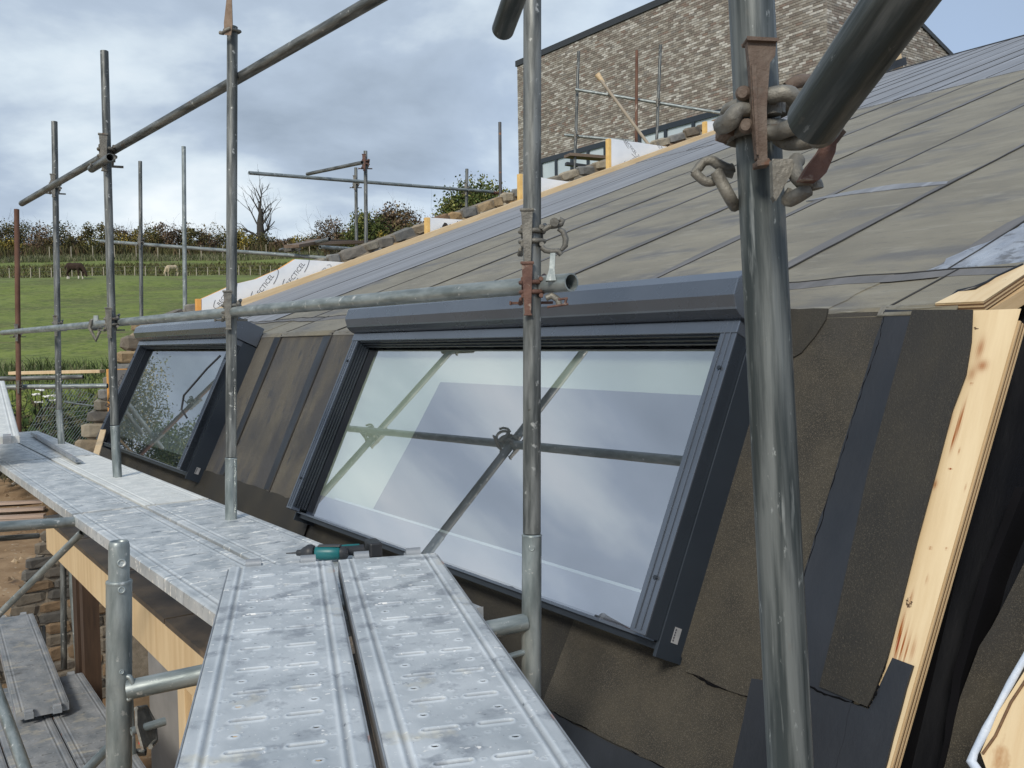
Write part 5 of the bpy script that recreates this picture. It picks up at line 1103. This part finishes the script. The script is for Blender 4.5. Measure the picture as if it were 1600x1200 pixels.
for k, (lab) in enumerate([('left', 'right'), ('left', 'right'), ('left', 'right')]):
    O = j1-md*sp*k
    dz = V(0, 0, .002*k)
    plank(O+mp*.165+dz, md, PMM, ['left plank of the long deck, running under the near deck', 'left plank of the long deck, between its two joints', 'left plank at the far end of the long deck'][k], GP, claws=False)
    plank(O+mp*(.502 if k else .505)+dz, md, PMA if k == 1 else PMM, ['right plank of the long deck where the drill lies', 'pale right plank of the long deck between its two joints', 'right plank at the far end of the long deck'][k], GP, claws=False)
# raised plank climbing at far left
a_ = at(20, 686, 6.15); b_ = at(-6, 580, 8.9)
plank(V(*at(20, 682, 6.15))-V(.12, .03, 0), b_-a_, PMA, 'pale plank sloping up at the left edge of the picture', 'steel planks of the long deck')
# angle strip lying on the deck
a_ = hor(53, 679, -.78); b_ = hor(124, 722, -.78); m = MB(); L_ = float(np.linalg.norm(b_-a_)); m.box((0, 0, L_/2), (.05, .004, L_)); m.box((-.024, .012, L_/2), (.004, .026, L_)); tag(obj('steel_angle', m, GALVDK, None, align(a_, b_)), 'loose steel angle lying along the far planks', 'steel angle')
# scattered lower planks
LZ = ZC-2.5; GL = 'planks of the lower deck'
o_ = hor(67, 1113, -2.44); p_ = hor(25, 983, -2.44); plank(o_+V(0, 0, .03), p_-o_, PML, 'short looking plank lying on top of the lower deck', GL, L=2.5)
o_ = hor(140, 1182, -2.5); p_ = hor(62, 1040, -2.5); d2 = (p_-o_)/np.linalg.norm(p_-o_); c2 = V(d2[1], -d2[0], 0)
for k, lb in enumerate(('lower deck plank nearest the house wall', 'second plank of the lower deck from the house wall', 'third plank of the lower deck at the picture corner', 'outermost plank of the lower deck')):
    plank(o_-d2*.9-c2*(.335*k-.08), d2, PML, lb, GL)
pole(hor(165, 1165, -2.56)+V(.3, -.1, 0), hor(0, 1195, -2.56)-V(.3, 0, 0), 'tube carrying the lower deck planks', 'transom_tube', GALV)

# drill
DP = hor(512, 870, -.78); DZ = ZC-.80
dl = (hor(470, 884, -.78)-hor(550, 884, -.78)); dl /= np.linalg.norm(dl)      # towards the chuck (left in the picture)
vz = V(0, 0, 1); dy = np.cross(vz, dl); De = frame(V(DP[0], DP[1], DZ+.035), dl, dy, vz)
E_ = empty('cordless_drill', tuple(V(DP[0], DP[1], DZ)), 'teal and black cordless drill lying on its side on the steel deck', 'drill', None, De)
RY = De@Matrix.Rotation(R(90), 4, 'Y')
m = MB(); m.lathe([(-.050, .018), (-.044, .024), (-.01, .026), (.030, .026), (.044, .022)], RY, 20); obj('motor_body', m, TEAL, E_)
m = MB(); m.lathe([(-.078, .012), (-.072, .022), (-.050, .0245)], RY, 18); obj('rear_cap', m, DPLAS, E_)
m = MB(); m.box((-.008, 0, .026), (.085, .026, .007), De); obj('grip_strip', m, DPLAS, E_, bevel=.003)
m = MB(); m.lathe([(.050, .026), (.060, .031), (.072, .031), (.092, .019), (.098, .014)], RY, 20); m.lathe([(.098, .0125), (.114, .011), (.117, .006)], RY, 12); obj('chuck', m, DPLAS, E_)
m = MB(); m.tube(De@Vector((.115, 0, 0)), De@Vector((.155, 0, -.002)), .0035, .002, 8); obj('drill_bit', m, DPLAS, E_)
m = MB(); m.path([De@Vector(p) for p in ((.0, -.012, -.002), (-.035, -.040, -.004), (-.075, -.062, -.006), (-.115, -.080, -.008))], .018, 14, 0, [.022, .019, .018, .021]); obj('handle', m, DPLAS, E_)
m = MB(); m.path([De@Vector(p) for p in ((-.02, -.040, .012), (-.06, -.060, .012), (-.10, -.078, .010))], .006, 8); obj('handle_stripe', m, TEAL, E_)
MB_ = De@frame(V(-.150, -.095, -.004), V(.90, .43, 0), V(-.43, .90, 0), V(0, 0, 1)); m = MB(); m.box((0, 0, 0), (.048, .095, .056), MB_); obj('battery', m, DPLAS, E_, bevel=.007)
m = MB(); m.box((-.005, -.030, .004), (.018, .014, .018), De); obj('trigger', m, DPLAS, E_, bevel=.003)
# boards etc. lying around
def plankw(P, Q, w_, h_, label, mt=PINK, name='timber_plank', group=None):
    m = MB(); L_ = float(np.linalg.norm(V(*Q)-V(*P))); m.box((0, 0, L_/2), (w_, h_, L_)); return tag(obj(name, m, mt, None, align(P, Q), bevel=.003), label, 'plank', group)
def gp(px, py, z): return hor(px, py, z)
WPK = wood('pink_timber_long', (.42, .31, .25), (.56, .44, .36), (12, 12, 1), 1.6)
for i, (y_, zz, lb) in enumerate([(786, -3.0, 'top pinkish plank of the pile on the soil'), (797, -3.05, 'second pinkish plank of the pile on the soil'), (808, -3.1, 'third pinkish plank of the pile, nearest the pier')]):
    plankw(gp(-30, y_+2, zz), gp(70, y_-3, zz), .19, .05, lb, WPK, group='timber pile on the soil')
plankw(gp(-30, 818, -3.1), gp(68, 812, -3.1), .19, .05, 'lowest pinkish plank of the pile', WPK, group='timber pile on the soil')
plankw(at(18, 583, 10.2), at(160, 580, 10.2), .14, .035, 'long fresh plank behind the two level tubes', BATT)
OLDL = wood('old_board_long', (.12, .085, .06), (.20, .15, .11), (12, 12, 1), 1.6)
plankw(at(470, 382, 11.5), at(590, 378, 12.6), .25, .04, 'weathered board on the far scaffold, nearer one', OLDL, group='weathered scaffold boards')
plankw(at(490, 376, 12.2), at(560, 379, 13.5), .25, .04, 'weathered board on the far scaffold, further one', OLDL, group='weathered scaffold boards')
plankw(at(455, 385, 11.2), at(505, 376, 11.9), .22, .04, 'splintered weathered board end pointing left', OLDL, group='weathered scaffold boards')
plankw(at(886, 243, 15), at(950, 248, 15.3), .24, .05, 'weathered board on the scaffold before the brick house windows', OLDL)
plankw(at(884, 256, 15), at(915, 260, 15.1), .1, .05, 'short dark tube below the board before the brick house', DGREY, 'tube_stub')
plankw(hor(150, 712, -.9), hor(162, 692, -.9)+V(0, 0, .12), .05, .02, 'small wood sliver by the foot of the far window', BATT, 'timber_offcut')
# soil clods
m = MB()
for i in range(700):
    x, y = random.uniform(-13, -4.6), random.uniform(9, 19.5); z = gz(x, y); r_ = random.uniform(.02, .09)
    c = random.choice([(.45, .34, .22), (.33, .23, .13), (.5, .44, .36), (.22, .15, .09)]); v_ = [(x+r_*random.uniform(.6, 1.2)*math.cos(a), y+r_*math.sin(a), z-.01) for a in (0, 1.3, 2.5, 3.8, 5)]+[(x, y, z+r_*.7)]
    m.add(v_, [(k, (k+1) % 5, 5) for k in range(5)], 0, False, c)
tag(obj('rubble_clods', m, LEAF, None, None, True), 'loose stones and clods of earth on the soil', 'rubble', None, 'stuff')
# netting and flowers near the pole
e = empty('wire_netting', tuple(at(90, 690, 11.5)), 'sagging wire netting leaning before the weedy bank', 'netting'); m = MB()
for i in range(24):
    f_ = i/23; m.tube(at(30+f_*95, 695+f_*6, 12.2), at(95+f_*85, 590+f_*45, 13.2), .004, n=4, caps=False)
    if i % 3 == 0: m.tube(at(38+f_*50, 690-f_*100, 12.4), at(150, 655-f_*40, 12.8), .003, n=4, caps=False)
obj('wires', m, GALVB, e); m = MB(); m.tube(at(100, 628, 12.6), at(150, 635, 12.8), .014, n=6); obj('top_bar', m, GALVB, e)
for (fx_, fy_, lb_) in ((64, 610, 'topmost'), (75, 620, 'middle'), (55, 617, 'leftmost'), (88, 619, 'rightmost'), (62, 629, 'lowest'), (84, 626, 'lower right')):
    P = at(fx_, fy_, 17.5); e = empty('white_flower', tuple(P-V(0, 0, .5)), lb_+' white flat flower head among the weeds left of the second post', 'flower', 'white flowers on the bank'); m = MB()
    for k in range(16): a = random.uniform(0, 6.3); r_ = random.uniform(0, .085); c = P+V(r_*math.cos(a), r_*math.sin(a)*.8, random.uniform(-.015, .015)); m.lathe([(0, .02), (.01, .026), (.02, .012)], Matrix.Translation(Vector(c)), 6)
    obj('flower_head', m, WHITE, e); m = MB(); m.path([P-V(0, .05, 1.2), P-V(0, 0, .5), P], .008, 5); obj('stem', m, LEAF, e)
pts = [(random.uniform(-9.5, -5.5), random.uniform(17.0, 19.8)) for _ in range(9000)]
def weeds(n, zrange):
    mb = MB()
    for _ in range(n):
        P = at(random.uniform(-20, 175), random.uniform(600, 745), random.uniform(13.4, 19.5)); g = gz(P[0], P[1])
        if P[2]-g > 1.6: continue
        s = random.uniform(.03, .09); a = np.random.randn(3)*s; b = np.random.randn(3)*s*.3; cc = random.choice([(.05, .085, .025), (.08, .12, .035), (.035, .06, .02), (.13, .12, .06), (.07, .06, .035)]); q = random.uniform(.6, 1.3)
        mb.add([P-a, P-b, P+a, P+b], [(0, 1, 2, 3)], 0, False, tuple(v*q for v in cc))
    return mb
tag(obj('bank_weeds', weeds(16000, 0), LEAF, None, None, True), 'tangled green and brown weeds on the earth bank at the left', 'weeds', None, 'stuff')

# bottom right corner: timber unit edged with pale sealant
Fc = FELT+.10; cu = lambda *ps: [wuv(p[0], p[1], Fc) for p in ps]
E_ = empty('timber_unit', tuple(onplane(1580, 1150, A0+N1*Fc, N1)), 'knotty timber unit edged with pale blue sealant at the bottom right corner', 'timber frame')
m = MB(); m.prism([(a, b) for a, b in cu((1605, 1042), (1560, 1112), (1532, 1176), (1546, 1215), (1700, 1300), (1700, 960))], Fc-.06, Fc); obj('timber_panel', m, PLYF, E_, F_WIN)
m = MB(); m.path([F_WIN@Vector((a, b, Fc+.004)) for a, b in cu((1640, 960), (1606, 1022), (1580, 1068), (1556, 1112), (1542, 1140), (1524, 1176), (1519, 1190), (1530, 1206), (1548, 1222))], .009, 10, 0, [.006, .007, .008, .006, .009, .008, .011, .010, .009]); obj('sealant_bead', m, EXPF, E_)
m = MB(); m.path([F_WIN@Vector((a, b, Fc+.002)) for a, b in cu((1612, 1050), (1580, 1098), (1556, 1150), (1536, 1178))], .003, 6); obj('batten_edge', m, PLYG, E_)
